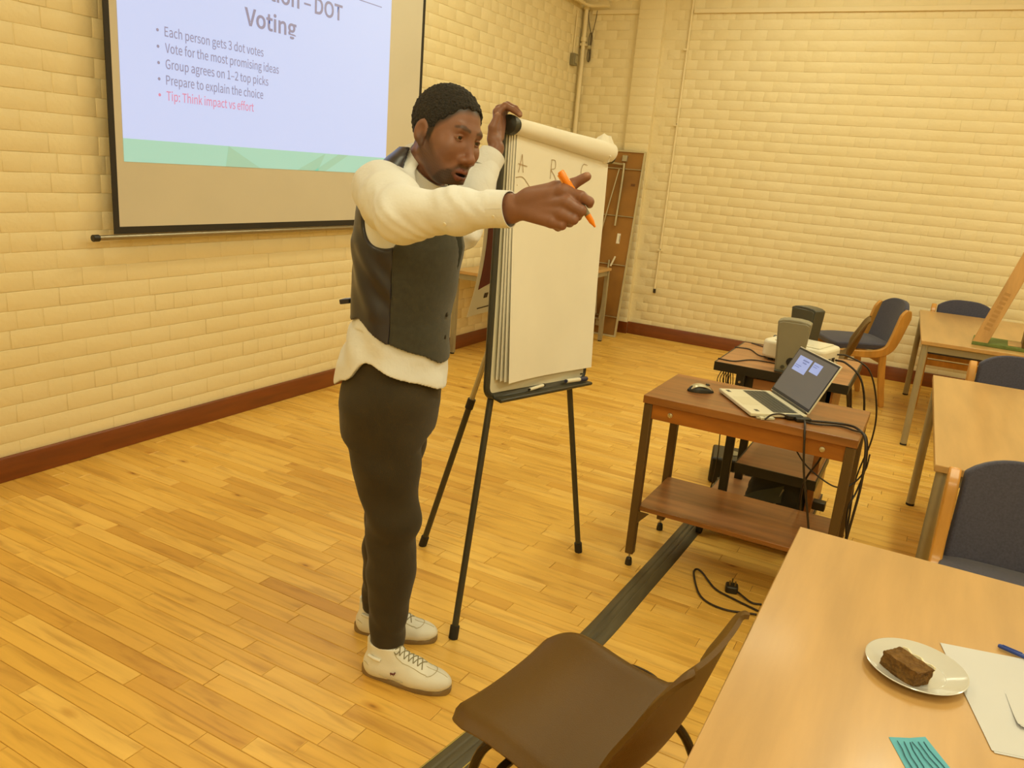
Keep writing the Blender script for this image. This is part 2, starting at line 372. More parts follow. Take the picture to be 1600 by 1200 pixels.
# ------------------------------------------------------------------ object materials
BEECH = mat('beech_laminate', 'c79d62', 0.33, .10, 2.2, bump=.03, bscale=90, stretch=(9, 1, 9), coat=.25)
BEECH_EDGE = mat('beech_edging', 'd2a062', 0.45, .12, 6)
GREYLEG = mat('grey_powder_coat', 'a59b80', 0.4, .06, metal=.25)
TROLLEY = mat('brown_teak_laminate', '96602c', 0.34, .30, 2.0, bump=.03, stretch=(1, 12, 12), coat=.1)
TROLLEY_EDGE = mat('brown_wood_edge', '84501f', 0.4, .15, 5)
APRON = mat('orange_brown_ply', 'a9661d', 0.42, .22, 4, stretch=(1, 5, 5))
BRLEG = mat('brown_painted_steel', '5c4420', 0.42, .1, 5)
BLACK = mat('black_plastic', '262218', 0.42, .1)
BLACKM = mat('black_painted_metal', '2a261a', 0.4, .08)
CABLE = mat('black_cable', '2b2016', 0.45, .05)
CHROME = mat('chrome', 'c9c3b0', 0.25, .05, metal=.9)
STEEL = mat('galvanised_steel', 'b8ae92', 0.35, .12, metal=.6)
WHITEP = mat('white_plastic', 'ece6d2', 0.4, .05)
PAPER = mat('white_paper', 'efe9da', 0.75, .03, 4)
WHITE_BOARD = mat('white_board_enamel', 'e6dfc8', 0.25, .03)
BLUEFAB = mat('navy_blue_upholstery', '4b4a5c', 0.9, .18, 140, bump=.25, bscale=500, sheen=.15)
CHAIRWOOD = mat('varnished_beech_wood', 'cf9440', 0.36, .2, 3, stretch=(6, 6, 1), coat=.2)
BROWNPL = mat('brown_moulded_plastic', '604419', 0.36, .08, 3, bump=.12, bscale=420, spec=.35)
RUBBER = mat('black_rubber', '241f17', 0.7, .1)

def wb_(mb, name, m, parent, bevel=0, smooth=35, segs=2):
    """build in world coordinates under a parent that stands at its own base"""
    o = mb.build(name, m, parent, bevel, smooth, segs=segs); o.matrix_parent_inverse = Matrix.Translation(parent.location).inverted() if parent.rotation_euler[2] == 0 else (Matrix.Translation(parent.location) @ parent.rotation_euler.to_matrix().to_4x4()).inverted()
    return o
import os
INTER = None
try:
    fp_ = os.path.join(bpy.utils.system_resource('DATAFILES'), 'fonts', 'Noto Sans CJK Regular.woff2')
    if os.path.exists(fp_): INTER = bpy.data.fonts.load(fp_)
except Exception: INTER = None
_cap = []
def cap_height():
    # height of a capital letter at size 1, so that any font comes out at the same lettering height
    if not _cap:
        cu = bpy.data.curves.new('t', 'FONT'); cu.body = 'H'
        if INTER: cu.font = INTER
        ob = bpy.data.objects.new('t', cu); COL.objects.link(ob); me = bpy.data.meshes.new_from_object(ob.evaluated_get(bpy.context.evaluated_depsgraph_get()))
        ys = [v.co.y for v in me.vertices]; _cap.append(max(ys)-min(ys) if ys else .7); bpy.data.objects.remove(ob); bpy.data.curves.remove(cu)
    return _cap[0]
def text_mesh(s, size, bold=0.0, width=None):
    cu = bpy.data.curves.new('t', 'FONT'); cu.body = s; cu.size = size/cap_height(); cu.offset = bold; cu.resolution_u = 4
    if INTER: cu.font = INTER
    ob = bpy.data.objects.new('t', cu); COL.objects.link(ob); dg = bpy.context.evaluated_depsgraph_get()
    me = bpy.data.meshes.new_from_object(ob.evaluated_get(dg)); bpy.data.objects.remove(ob); bpy.data.curves.remove(cu)
    co = np.empty(len(me.vertices)*3); me.vertices.foreach_get('co', co); co = co.reshape(-1, 3)
    w = co[:, 0].max()-co[:, 0].min()
    if width: co[:, 0] = (co[:, 0]-co[:, 0].min())*width/w; me.vertices.foreach_set('co', co.ravel()); me.update()
    return me, (width or w)

# ------------------------------------------------------------------ projection screen on the left wall
SX = -3.534
scr = thing('projection_screen', 'wide pull-down projector screen showing a slide, hung on the left wall', 'screen', (SX, 3.76, 1.10))
SCRW = mat('screen_fabric', 'd8cfbc', 0.85, .03, 2); SCRB = mat('screen_black_border', '2c2720', 0.7, .05)
y0, y1, z0, z1 = 2.51, 5.01, 1.118, 3.05
wb_(MB().box(SX-.004, SX, y0+.03, y1-.03, z0+.035, z1), 'fabric', SCRW, scr)
wb_(MB().box(SX-.004, SX+.0006, y0, y0+.03, z0, z1), 'border', SCRB, scr)
wb_(MB().box(SX-.004, SX+.0006, y1-.03, y1, z0, z1), 'border', SCRB, scr)
wb_(MB().box(SX-.004, SX+.0006, y0+.03, y1-.03, z0, z0+.035), 'border', SCRB, scr)
wb_(MB().tube([(SX, y0-.085, z0-.015), (SX, y1+.09, z0-.015)], .013, 16), 'bottom_bar', mat('aluminium_bar', '9c917a', .3, .05, metal=.7), scr)
for ye in (y0-.10, y1+.09): wb_(MB().tube([(SX, ye-.015, z0-.015), (SX, ye+.018, z0-.015)], .017, 16), 'end_cap', BLACK, scr, bevel=.003)
wb_(MB().box(SX-.06, SX+.05, y0-.12, y1+.12, z1, z1+.11), 'housing', WHITEP, scr, bevel=.02)
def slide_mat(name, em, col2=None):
    # emission in the slide's colour stands in for the projector's light on the fabric
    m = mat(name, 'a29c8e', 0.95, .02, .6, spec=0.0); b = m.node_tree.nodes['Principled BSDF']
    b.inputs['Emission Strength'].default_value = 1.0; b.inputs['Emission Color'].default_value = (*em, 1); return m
sy0, sy1, sz0, sz1 = 2.58, 4.618, 1.462, 2.99
SL = SX+.0015
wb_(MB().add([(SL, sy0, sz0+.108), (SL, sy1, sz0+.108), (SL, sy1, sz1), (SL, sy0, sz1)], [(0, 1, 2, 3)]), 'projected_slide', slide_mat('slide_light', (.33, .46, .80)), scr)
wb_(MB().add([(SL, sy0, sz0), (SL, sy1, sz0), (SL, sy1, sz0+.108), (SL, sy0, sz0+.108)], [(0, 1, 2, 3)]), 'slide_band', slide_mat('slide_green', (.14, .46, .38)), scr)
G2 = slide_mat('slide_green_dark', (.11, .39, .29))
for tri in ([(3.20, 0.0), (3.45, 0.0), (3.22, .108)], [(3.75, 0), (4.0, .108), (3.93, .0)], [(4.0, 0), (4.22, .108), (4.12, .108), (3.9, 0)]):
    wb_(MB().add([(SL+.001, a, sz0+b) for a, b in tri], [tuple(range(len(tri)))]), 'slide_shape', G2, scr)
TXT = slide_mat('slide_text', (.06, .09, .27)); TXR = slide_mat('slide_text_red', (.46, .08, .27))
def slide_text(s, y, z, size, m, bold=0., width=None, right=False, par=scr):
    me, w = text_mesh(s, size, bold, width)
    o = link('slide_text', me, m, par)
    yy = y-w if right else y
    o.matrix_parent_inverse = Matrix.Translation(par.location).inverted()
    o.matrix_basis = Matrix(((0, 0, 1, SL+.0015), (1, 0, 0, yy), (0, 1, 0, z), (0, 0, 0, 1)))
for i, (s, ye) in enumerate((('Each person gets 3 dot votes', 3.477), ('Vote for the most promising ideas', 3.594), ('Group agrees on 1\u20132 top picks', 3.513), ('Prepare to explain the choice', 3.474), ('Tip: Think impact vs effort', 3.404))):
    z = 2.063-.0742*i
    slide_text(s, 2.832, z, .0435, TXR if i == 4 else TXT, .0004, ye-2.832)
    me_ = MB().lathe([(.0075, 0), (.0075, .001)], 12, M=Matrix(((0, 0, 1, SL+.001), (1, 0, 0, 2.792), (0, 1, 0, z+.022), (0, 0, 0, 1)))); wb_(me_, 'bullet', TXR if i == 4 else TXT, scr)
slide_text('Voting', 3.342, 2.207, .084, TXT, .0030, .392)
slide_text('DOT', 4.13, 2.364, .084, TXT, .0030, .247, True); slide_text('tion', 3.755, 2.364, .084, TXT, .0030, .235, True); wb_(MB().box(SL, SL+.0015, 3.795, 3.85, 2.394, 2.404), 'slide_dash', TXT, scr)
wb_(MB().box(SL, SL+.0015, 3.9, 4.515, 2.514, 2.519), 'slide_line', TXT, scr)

# ------------------------------------------------------------------ tables
def table(name, label, corner, rz, w, d, h=.72, leg_r=.021, rails=True, square=False, inset=.03, lip=.026):
    """corner = near-left corner of the top; w along local x, d along local y"""
    t = thing(name, label, 'table', (*corner, 0), rz)
    MB().box(0, w, 0, d, h-lip, h).build('table_top', BEECH, t, bevel=.003)
    for lx in (inset, w-inset):
        for ly in (inset, d-inset):
            q = MB()
            (q.box(lx-leg_r, lx+leg_r, ly-leg_r, ly+leg_r, .012, h-lip) if square else q.tube([(lx, ly, .012), (lx, ly, h-lip)], leg_r, 16))
            l = q.build('leg', GREYLEG, t); MB().lathe([(leg_r*1.02, 0), (leg_r*1.02, .012)], 16, M=Matrix.Translation((lx, ly, 0))).build('foot_cap', RUBBER, l)
    for a in ((inset, w-inset, inset-.011, inset+.011), (inset, w-inset, d-inset-.011, d-inset+.011), (inset-.011, inset+.011, inset, d-inset), (w-inset-.011, w-inset+.011, inset, d-inset)):
        MB().box(*a, h-lip-.045, h-lip-.001).build('rail', GREYLEG, t)
    return t
table('table', 'beech table nearest the camera, holding the plate of cake', (-.2, .62), math.radians(-.1), .80, 1.52)
table('table', 'middle beech table, bare but for a small blue pen, behind the near blue chair', (.115, 3.0), math.radians(1.5), .8, 1.62)
table('table', 'far beech table near the back wall, carrying the wooden frame stand', (-.02, 5.72), math.radians(2.4), .8, 1.62)
table('desk', 'beech desk with grey legs against the screen wall, behind the flip chart', (-3.555, 5.60), 0, .79, 1.6, square=True, leg_r=.018)

# ------------------------------------------------------------------ folded table leaning in the corner
ft = thing('folding_table', 'folded table with brown underside standing on end against the corner pier', 'table', (-3.13, 7.5, 0))
FTM = Matrix.Translation((-3.505, 7.47, .0)) @ Matrix.Rotation(-math.radians(7.9), 4, 'X')      # local x across, z up, -y out
HARD = mat('brown_hardboard', '9a6c2c', .6, .22, 3)
FW, FH = .755, 1.84
wb_(MB().box(.012, FW-.012, 0, .018, .02, FH-.012, M=FTM), 'panel', HARD, ft)
ALU = mat('pale_edge_trim', 'c9bd98', .4, .06, metal=.2)
for a in ((0, .014, -.012, .022, 0, FH), (FW-.014, FW, -.012, .022, 0, FH), (.0142, FW-.0142, -.012, .022, 0.0, .016), (.0142, FW-.0142, -.012, .022, FH-.016, FH)):
    wb_(MB().box(*a, M=FTM), 'edge_strip', ALU, ft, bevel=.002)
for zz in (.20, .72, 1.20, 1.66): wb_(MB().tube([FTM @ Vector((.015, -.012, zz)), FTM @ Vector((FW-.015, -.012, zz))], .0055, 8), 'cross_rod', STEEL, ft)
for (zt, s) in ((1.70, -1), (.16, 1)):
    pts = [(.20, -.03, zt+s*.62), (.20, -.03, zt+s*.06), (.24, -.03, zt), (.52, -.03, zt), (.565, -.03, zt+s*.05), (.57, -.03, zt+s*.60)]
    wb_(MB().tube([FTM @ p for p in smooth_path(pts, 5)], .011, 10), 'leg_frame', STEEL, ft)
    wb_(MB().tube([FTM @ Vector((.52, -.035, zt+s*.05)), FTM @ Vector((.40, -.04, zt+s*.95))], .007, 8), 'brace', STEEL, ft)
    wb_(MB().box(.53, .58, -.03, 0, zt-.05*s-.02, zt-.05*s+.04, M=FTM), 'hinge_bracket', STEEL, ft, bevel=.003)
wb_(MB().box(.60, .635, -.0015, 0, .93, 1.03, M=FTM), 'sticker', PAPER, ft)
wb_(MB().box(.628, .632, -.0022, -.0015, .95, 1.01, M=FTM), 'sticker_print', BLACK, ft)
wb_(MB().box(.655, .70, -.0012, 0, 1.50, 1.525, M=FTM), 'makers_plate', mat('dark_plate', '6c4518', .5), ft)
wb_(MB().tube([FTM @ Vector((.60, -.05, .70)), FTM @ Vector((.635, -.05, .80))], .009, 8), 'catch', WHITEP, ft)

# ------------------------------------------------------------------ flip chart easel
fbl = Vector((-1.253, 2.223, .833)); ftl = Vector((-1.311, 2.308, 1.733)); fbr = Vector((-1.186, 2.917, .773))
fu = (fbr-fbl).normalized(); fv = (ftl-fbl); fv = (fv-fu*fv.dot(fu)).normalized(); fn = fu.cross(fv)
FM = Matrix.Identity(4)
for i in range(3): FM[i][0] = fu[i]; FM[i][1] = fv[i]; FM[i][2] = fn[i]; FM[i][3] = fbl[i]
T = lambda a, b, c=0.: FM @ Vector((a, b, c))
BW, BH = .70, .905
fc = thing('flip_chart_easel', 'whiteboard flip chart easel on tripod legs with a dark frame', 'flip chart', (-1.38, 2.55, 0))
FRAME = mat('dark_grey_frame', '37352a', .4, .06)
def rrect(w, h, r, n=6):
    out = []
    for cx, cy, a0 in ((w-r, r, -90), (w-r, h-r, 0), (r, h-r, 90), (r, r, 180)):
        out += [(cx+r*math.cos(math.radians(a0+90*k/n)), cy+r*math.sin(math.radians(a0+90*k/n))) for k in range(n+1)]
    return out
wb_(MB().prism([(a+.012, b+.012) for a, b in rrect(BW-.024, BH-.024, .022)], -.006, .004, 'z', M=FM), 'white_panel', WHITE_BOARD, fc)
wb_(MB().tube([T(a, b, -.001) for a, b in [(p[0]*(BW-.02)/BW+.01, p[1]*(BH-.02)/BH+.01) for p in rrect(BW, BH, .035)]], .0115, 10, closed=True), 'board_frame', FRAME, fc)
wb_(MB().prism([(-.004, 0), (.030, -.010), (.036, -.004), (.034, .004), (.006, .006), (-.004, .02)], .035, BW-.012, 'x', M=FM @ Matrix(((1, 0, 0, 0), (0, 0, 1, .0), (0, 1, 0, .012), (0, 0, 0, 1)))), 'pen_tray', FRAME, fc, bevel=.003)
wb_(MB().box(.655, .675, .03, .036, .0035, .0045, M=FM), 'makers_mark', BLACK, fc)
LEGD = mat('dark_grey_leg_tube', '3d392b', .45, .06)
for foot, att in (((-1.231, 2.09, 0), (.055, .0)), ((-1.14, 2.957, 0), (.60, .0))):
    f = Vector(foot); a = T(*att, -.012); d = (a-f).normalized(); top = a+d*.55
    l = wb_(MB().tube([f+d*.02, a, top], .0115, 12), 'leg', LEGD, fc)
    ft_ = MB().tube([f+Vector((0, 0, .0)), f+d*.045], .0165, 12).build('rubber_foot', RUBBER, l)
rf = Vector((-1.71, 2.59, 0)); rtop = T(.37, .82, -.03); d = rtop-rf
l = wb_(MB().tube([rf+d.normalized()*.02, rf+d*.42], .0125, 12), 'leg', LEGD, fc)
MB().tube([rf, rf+d.normalized()*.045], .017, 12).build('rubber_foot', RUBBER, l)
MB().tube([rf+d*.40, rf+d*.425], .0165, 12).build('clamp_collar', RUBBER, l)
wb_(MB().tube([rf+d*.42, rtop], .0105, 12), 'leg_extension', mat('silver_leg_tube', 'b4a98a', .35, .05, metal=.5), fc)
wb_(MB().box(.27, .47, .77, .86, -.05, -.008, M=FM), 'hinge_block', FRAME, fc, bevel=.006)
# pad clamp bar with round end caps
wb_(MB().tube([T(.03, BH-.005, .022), T(BW-.01, BH-.005, .022)], .012, 12), 'clamp_bar', FRAME, fc)
for a in (.018, BW+.004): wb_(MB().tube([T(a-.016, BH-.012, .02), T(a-.011, BH-.012, .02), T(a+.013, BH-.012, .02), T(a+.019, BH-.012, .02)], [.022, .031, .031, .024], 18), 'clamp_knob', FRAME, fc)
# paper pad
pad = thing('flip_chart_pad', 'large paper pad hanging on the flip chart with faint letters A B C', 'paper pad', T(.35, .05, .012))
def sheet(c0, curl, left, bot, rightx=BW+.005):
    rows = []
    for i in range(15):
        b = BH-.03-(BH-.03-bot)*i/14; row = []
        for j in range(13):
            f = j/12; a = left+(rightx-left)*f+(.012*(1-f)*(i/14)**2)
            c = c0+curl*(1-f)**3*(i/14)**2+.006*math.sin(3.1*f+i*.25)*(i/14)
            bb = b+(.004*f)*(i/14)**3
            row.append(T(a, bb, c))
        rows.append(row)
    return MB().grid(rows, .0006)
for k, (c0, curl, lf, bt) in enumerate(((.012, .004, .028, .066), (.016, .012, .036, .062), (.020, .020, .044, .060), (.0245, .028, .054, .056))):
    wb_(sheet(c0, curl, lf, bt), 'sheet', PAPER, pad, smooth=60)
# sheets flipped over the top, rolled round the clamp bar
rows = []
for i in range(34):
    f = i/33; a = .035+f*(BW-.035); r = .026+.012*f; row = []
    for j in range(19):
        th = math.radians(-115+j*290/18)
        rr = r*(1+.05*math.sin(7*f+2*th)*f)
        row.append(T(a, BH-.012+rr*math.sin(th+.2)+.010*f, .026+rr*math.cos(th+.2)))
    rows.append(row)
wb_(MB().grid(rows, .0008), 'rolled_sheets', PAPER, pad, smooth=70)
rows = []
for i in range(12):
    row = []
    for j in range(14):
        th = 2*math.pi*j/13; rr = .044*(1+.16*math.sin(3*th+i*.7)+.08*math.sin(7*th+i))*math.sin(math.pi*(i+.6)/13.5)**.5
        row.append(T(.618+.0075*i, BH+.006+rr*math.sin(th)*1.15, .018+rr*math.cos(th)*.9))
    rows.append(row)
wb_(MB().grid(rows, .0008), 'crumpled_end', PAPER, pad, smooth=25)
INK = mat('faint_brown_ink', 'a98a58', .8)
def ink(pts):
    pts = smooth_path(pts, 4) if len(pts) > 2 else [Vector(p) for p in pts]
    wb_(MB().tube([T(p[0], p[1], .0268+.007*max(0, .2-p[0])) for p in pts], .0009, 5), 'pen_stroke', INK, pad)
ink([(.072, .752, 0), (.088, .812, 0)]); ink([(.088, .812, 0), (.100, .755, 0)]); ink([(.068, .780, 0), (.122, .778, 0)])
ink([(.058, .735, 0), (.10, .740, 0), (.145, .715, 0)]); ink([(.068, .712, 0), (.071, .711, 0)])
ink([(.275, .755, 0), (.277, .82, 0)]); ink([(.275, .82, 0), (.30, .82, 0), (.303, .795, 0), (.277, .787, 0), (.30, .77, 0), (.325, .745, 0)])
ink([(.535, .835, 0), (.505, .835, 0), (.49, .81, 0), (.50, .78, 0), (.525, .772, 0)])
def marker(name, label, p, q, r, body, capm, capf=.35, tipm=None):
    p, q = Vector(p), Vector(q); t = thing(name, label, 'marker', p)
    d = q-p
    wb_(MB().tube([p+d*.02, p+d*(1-capf)], r, 12), 'barrel', body, t, bevel=.0008)
    wb_(MB().tube([p+d*(1-capf), p+d*.97, q], [r*1.12, r*1.12, r*.9], 12), 'cap', capm, t)
    wb_(MB().tube([p-d*.01, p+d*.03], r*.8, 12), 'end_plug', capm, t)
    return t
MKB = mat('navy_marker_cap', '2f3357', .4)
marker('marker_pen', 'white marker pen with navy cap lying at the right of the flip chart tray', T(.50, .022, .028), T(.665, .018, .030), .0085, WHITEP, MKB, .36)
marker('marker_pen', 'short white marker pen lying in the middle of the flip chart tray', T(.235, .016, .029), T(.345, .022, .025), .006, WHITEP, BLACK, .1)
# poster hanging behind the easel
po = thing('poster', 'white poster with dark red panel and icon row hanging behind the flip chart', 'poster', (-1.50, 2.7, 1.0))
rows = []
PO = lambda f, g: Vector((-1.515+.03*f+.012*math.sin(2.2*g), 2.59+.34*f-.10*g**1.6, 1.41-.37*g+.02*f))
wb_(MB().grid([[PO(j/10, i/12) for j in range(11)] for i in range(13)], .0006), 'sheet', PAPER, po, smooth=60)
DRED = mat('dark_red_print', '6d2c1c', .6); PRN = mat('dark_print', '4a3c2c', .7)
off = Vector((.0012, -.0012, 0))
wb_(MB().grid([[PO(.07+.9*j/8, .06+(.58+.10*(1-j/8)**2)*i/10)+off for j in range(9)] for i in range(11)], .0003), 'red_panel', DRED, po, smooth=60)
for k in range(4): wb_(MB().grid([[PO(.22+.2*k+.07*j, .79+.05*i)+off for j in range(2)] for i in range(2)], .0003), 'icon', PRN, po)
wb_(MB().grid([[PO(.15+.8*j/6, .93+.012*i)+off for j in range(7)] for i in range(2)], .0003), 'footer_line', PRN, po)

# ------------------------------------------------------------------ brown trolley table with the laptop
TX0, TX1, TY0, TY1, TZ = -.942, -.135, 2.965, 3.425, .755
tr = thing('laptop_table', 'small brown wooden table with lower shelf, carrying the open laptop', 'table', (-.54, 3.2, 0))
wb_(MB().box(TX0, TX1, TY0, TY1, TZ-.032, TZ), 'table_top', TROLLEY, tr, bevel=.002)
wb_(MB().box(TX0+.035, TX1-.035, TY0+.012, TY0+.03, TZ-.095, TZ-.0322), 'apron', APRON, tr, bevel=.002)
wb_(MB().box(TX0+.035, TX1-.035, TY1-.03, TY1-.012, TZ-.095, TZ-.0322), 'apron', APRON, tr, bevel=.002)
for bx in (TX0+.115, TX1-.115):
    wb_(MB().lathe([(.011, 0), (.010, .004), (.004, .006)], 14, M=Matrix.Translation((bx, TY0+.012, TZ-.064)) @ Matrix.Rotation(math.pi/2, 4, 'X')), 'bolt', CHROME, tr)
for lx in (TX0+.004, TX1-.039):
    for ly in (TY0+.004, TY1-.039):
        l = wb_(MB().box(lx, lx+.035, ly, ly+.035, .055, TZ-.0322), 'leg', BRLEG, tr, bevel=.004)
        MB().lathe([(.004, .035), (.004, .058)], 8, M=Matrix.Translation((lx+.0175, ly+.0175, 0))).build('foot_stud', STEEL, l)
        MB().lathe([(.015, 0), (.015, .012), (.012, .03), (.006, .036)], 14, M=Matrix.Translation((lx+.0175, ly+.0175, 0))).build('levelling_foot', BLACK, l)
wb_(MB().box(TX0+.03, TX1-.03, TY0+.02, TY1-.03, .255, .275), 'shelf', TROLLEY, tr, bevel=.002)
for lx in (TX0+.039, TX1-.039):
    s = 1 if lx < -.5 else -1
    wb_(MB().prism([(lx, .254), (lx+s*.045, .254), (lx, .20)], TY0+.008, TY0+.014, 'y'), 'shelf_bracket', BRLEG, tr)

# laptop
A, B = Vector((-.712, 3.243, TZ)), Vector((-.510, 2.957, TZ)); e1 = (B-A).normalized(); e2 = Vector((-e1.y, e1.x, 0))
LM = Matrix.Identity(4)
for i in range(3): LM[i][0] = e1[i]; LM[i][1] = e2[i]; LM[i][3] = A[i]
lp = thing('laptop', 'open silver laptop with dark screen showing two small windows', 'laptop', A+(e1*.17+e2*.11))
ALUM = mat('silver_aluminium', 'e3dcc4', .38, .03, metal=.15); KEY = mat('laptop_key', '4c4a40', .5)
LWd, LDp = .335, .225
base = wb_(MB().box(0, LWd, 0, LDp, .004, .018, M=LM), 'base', ALUM, lp, bevel=.003)
wb_(MB().box(.02, LWd-.02, .02, LDp-.02, 0, .004, M=LM), 'underside_feet', BLACK, lp)
kb = wb_(MB().box(.018, LWd-.018, .096, .198, .0178, .0186, M=LM), 'keyboard', mat('keyboard_well', '8b8672', .5), lp)
for r in range(6):
    n = 14; h = .0095 if r == 5 else .0145
    for k in range(n):
        if r == 0 and 4 <= k <= 7:
            if k > 4: continue
            x0, x1 = .021+k*.0213, .021+8*.0213-.0025
        else: x0, x1 = .021+k*.0213, .021+(k+1)*.0213-.0025
        y0_ = .0985+r*.0165; KB = MB().box(x0, x1, y0_, y0_+h, .0186, .0200, M=LM).build('key', KEY, kb)
        KB.matrix_parent_inverse = Matrix.Identity(4)
wb_(MB().box(.115, .225, .012, .082, .0178, .0184, M=LM), 'touchpad', mat('touchpad', 'd8d0b6', .3), lp)
wb_(MB().box(.02, .052, .02, .035, .0178, .0183, M=LM), 'sticker', KEY, lp)
wb_(MB().box(.285, .31, .03, .045, .0178, .0183, M=LM), 'sticker', KEY, lp)
SM = LM @ Matrix.Translation((0, LDp-.002, .016)) @ Matrix.Rotation(math.radians(-27), 4, 'X')      # lid: local x, z up
wb_(MB().box(0, LWd, 0, .006, .008, .224, M=SM), 'lid', ALUM, lp, bevel=.002)
wb_(MB().box(.004, LWd-.004, -.0012, .0, .012, .220, M=SM), 'bezel', mat('laptop_bezel', '1f1e1c', .3), lp)
wb_(MB().box(.010, LWd-.010, -.0018, -.0012, .024, .212, M=SM), 'display', mat('laptop_display', '5c5852', .3, .02, emit=.55, spec=.3), lp)
WIN = mat('laptop_window', '8f9fd8', .4, .05, 40, emit=.62)
WIN2 = mat('laptop_window_print', '6d7db8', .4, emit=.42)
w_ = wb_(MB().box(.045, .150, -.0023, -.0018, .126, .192, M=SM), 'screen_window', WIN, lp)
for a in ((.085, .135, .176, .182), (.092, .125, .166, .171), (.052, .10, .150, .153), (.052, .09, .142, .145)): MB().box(a[0], a[1], -.0027, -.0023, a[2], a[3], M=SM).build('window_text', WIN2, w_)
w_ = wb_(MB().box(.166, .235, -.0023, -.0018, .148, .192, M=SM), 'screen_window', WIN, lp)
for a in ((.175, .215, .18, .183), (.175, .205, .172, .175)): MB().box(a[0], a[1], -.0027, -.0023, a[2], a[3], M=SM).build('window_text', WIN2, w_)
wb_(MB().tube([SM @ Vector((.02, .003, .006)), SM @ Vector((LWd-.02, .003, .006))], .006, 10), 'hinge', KEY, lp)
# adapter plugged into the side
ad = thing('usb_adapter', 'black cable adapter plugged into the side of the laptop', 'adapter', LM @ Vector((.36, .15, 0)))
wb_(MB().box(LWd-.002, LWd+.022, .135, .20, .004, .020, M=LM), 'plug_body', BLACK, ad, bevel=.004)
wb_(MB().box(LWd+.012, LWd+.04, .165, .225, .001, .016, M=LM), 'connector', BLACK, ad, bevel=.004)
wb_(MB().tube([LM @ Vector(p) for p in smooth_path([(LWd+.02, .14, .016), (LWd+.03, .10, .028), (LWd+.034, .065, .024), (LWd+.037, .04, .006)], 5)], .0035, 8), 'lead', CABLE, ad)
us = thing('usb_stick', 'small pale plug beside the laptop on the table edge', 'usb plug', LM @ Vector((LWd+.02, .06, 0)))
wb_(MB().box(LWd+.006, LWd+.026, .03, .085, .0, .009, M=LM), 'body', mat('pale_plug', 'd6cfb4', .4), us, bevel=.002)
wb_(MB().box(LWd+.009, LWd+.023, .016, .031, .002, .0075, M=LM), 'metal_tip', STEEL, us)
wb_(MB().box(LWd+.008, LWd+.024, .045, .05, .009, .0096, M=LM), 'ridge', GREYLEG, us)
# mouse
mo = thing('computer_mouse', 'black and silver wireless mouse on the brown table', 'mouse', (-.775, 3.195, TZ), math.radians(33))
def blob(L, W_, H, n=14, m=10, flat=0.0, fx=lambda f: 1.0):
    rows = []
    for i in range(n+1):
        f = i/n; xx = -L/2+L*f; w = W_/2*max(.02, math.sin(math.pi*(.02+.96*f)))**.45; h = H*max(.03, math.sin(math.pi*(.02+.96*f)))**.55*fx(f)
        rows.append([(xx, w*math.cos(math.pi*j/m), h*math.sin(math.pi*j/m)**.8+flat) for j in range(m+1)])
    q = MB().grid(rows); q.add([p for r in rows for p in (r[0], r[-1])], [(2*i, 2*i+2, 2*i+3, 2*i+1) for i in range(n)]); return q
blob(.108, .062, .034, fx=lambda f: 1.05-.25*f).build('shell', BLACK, mo, smooth=80)
q = MB().grid([[(-.045+.09*i/10, .026*math.sin(math.pi*(.12+.76*i/10))**.5*(j/3-1), .0335*(1.05-.25*i/10)*math.sin(math.pi*(.07+.86*i/10))**.55+.0016-.004*abs(j/3-1)**2) for j in range(7)] for i in range(11)], .003)
q.build('top_panel', mat('silver_plastic', 'c8c0a2', .3, metal=.3), mo, smooth=60)
for dy in (-.006, .006): MB().box(.02, .034, dy-.003, dy+.003, .028, .0335).build('button', BLACK, mo, bevel=.0015)

# ------------------------------------------------------------------ projector stand
st = thing('projector_stand', 'wheeled projector stand with black edged wood shelves behind the laptop table', 'stand', (-.545, 3.9, 0))
PX0, PX1, PY0, PY1, PZ = -.842, -.250, 3.655, 4.26, .79
STW = mat('stand_wood_laminate', 'b07d4e', .4, .2, 2.5, stretch=(1, 8, 8))
for nm, (x0, x1, ya, yb, zz, th) in (('top_shelf', (PX0, PX1, PY0, PY1, PZ, .04)), ('middle_shelf', (-.665, -.30, 3.60, 4.06, .345, .045)), ('base_shelf', (-.80, -.30, 3.52, 4.10, .115, .03))):
    s = wb_(MB().box(x0+.006, x1-.006, ya+.006, yb-.006, zz-th*.6, zz), nm, STW, st)
    for e in ((x0, x0+.006, ya, yb), (x1-.006, x1, ya, yb), (x0+.006, x1-.006, ya, ya+.006), (x0+.006, x1-.006, yb-.006, yb)):
        eo = MB().box(*e, zz-th, zz+.001).build('edge_band', BLACKM, s)
for py_ in (3.66, 4.02):
    wb_(MB().box(-.735, -.695, py_, py_+.03, .085, PZ-.024), 'post', BLACKM, st, bevel=.003)
wb_(MB().box(-.70, -.32, 3.70, 3.72, PZ-.12, PZ-.04), 'under_panel', BLACKM, st)
wb_(MB().box(-.66, -.56, 3.695, 3.70, PZ-.10, PZ-.055), 'label_panel', STW, st)
wb_(MB().lathe([(.007, 0), (.006, .004)], 12, M=Matrix.Translation((-.715, 3.66, PZ-.075)) @ Matrix.Rotation(math.pi/2, 4, 'X')), 'bolt', CHROME, st)
wb_(MB().box(-.34, -.31, 3.70, 4.1, .10, PZ-.024), 'back_upright', TROLLEY, st, bevel=.003)
wb_(MB().box(-.74, -.69, 3.47, 4.13, .055, .085), 'base_rail', BLACKM, st, bevel=.004)
wb_(MB().box(-.36, -.31, 3.50, 4.16, .055, .085), 'base_rail', BLACKM, st, bevel=.004)
wb_(MB().box(-.312, -.255, 3.74, 3.79, .16, .20), 'side_knob', BLACKM, st, bevel=.004)
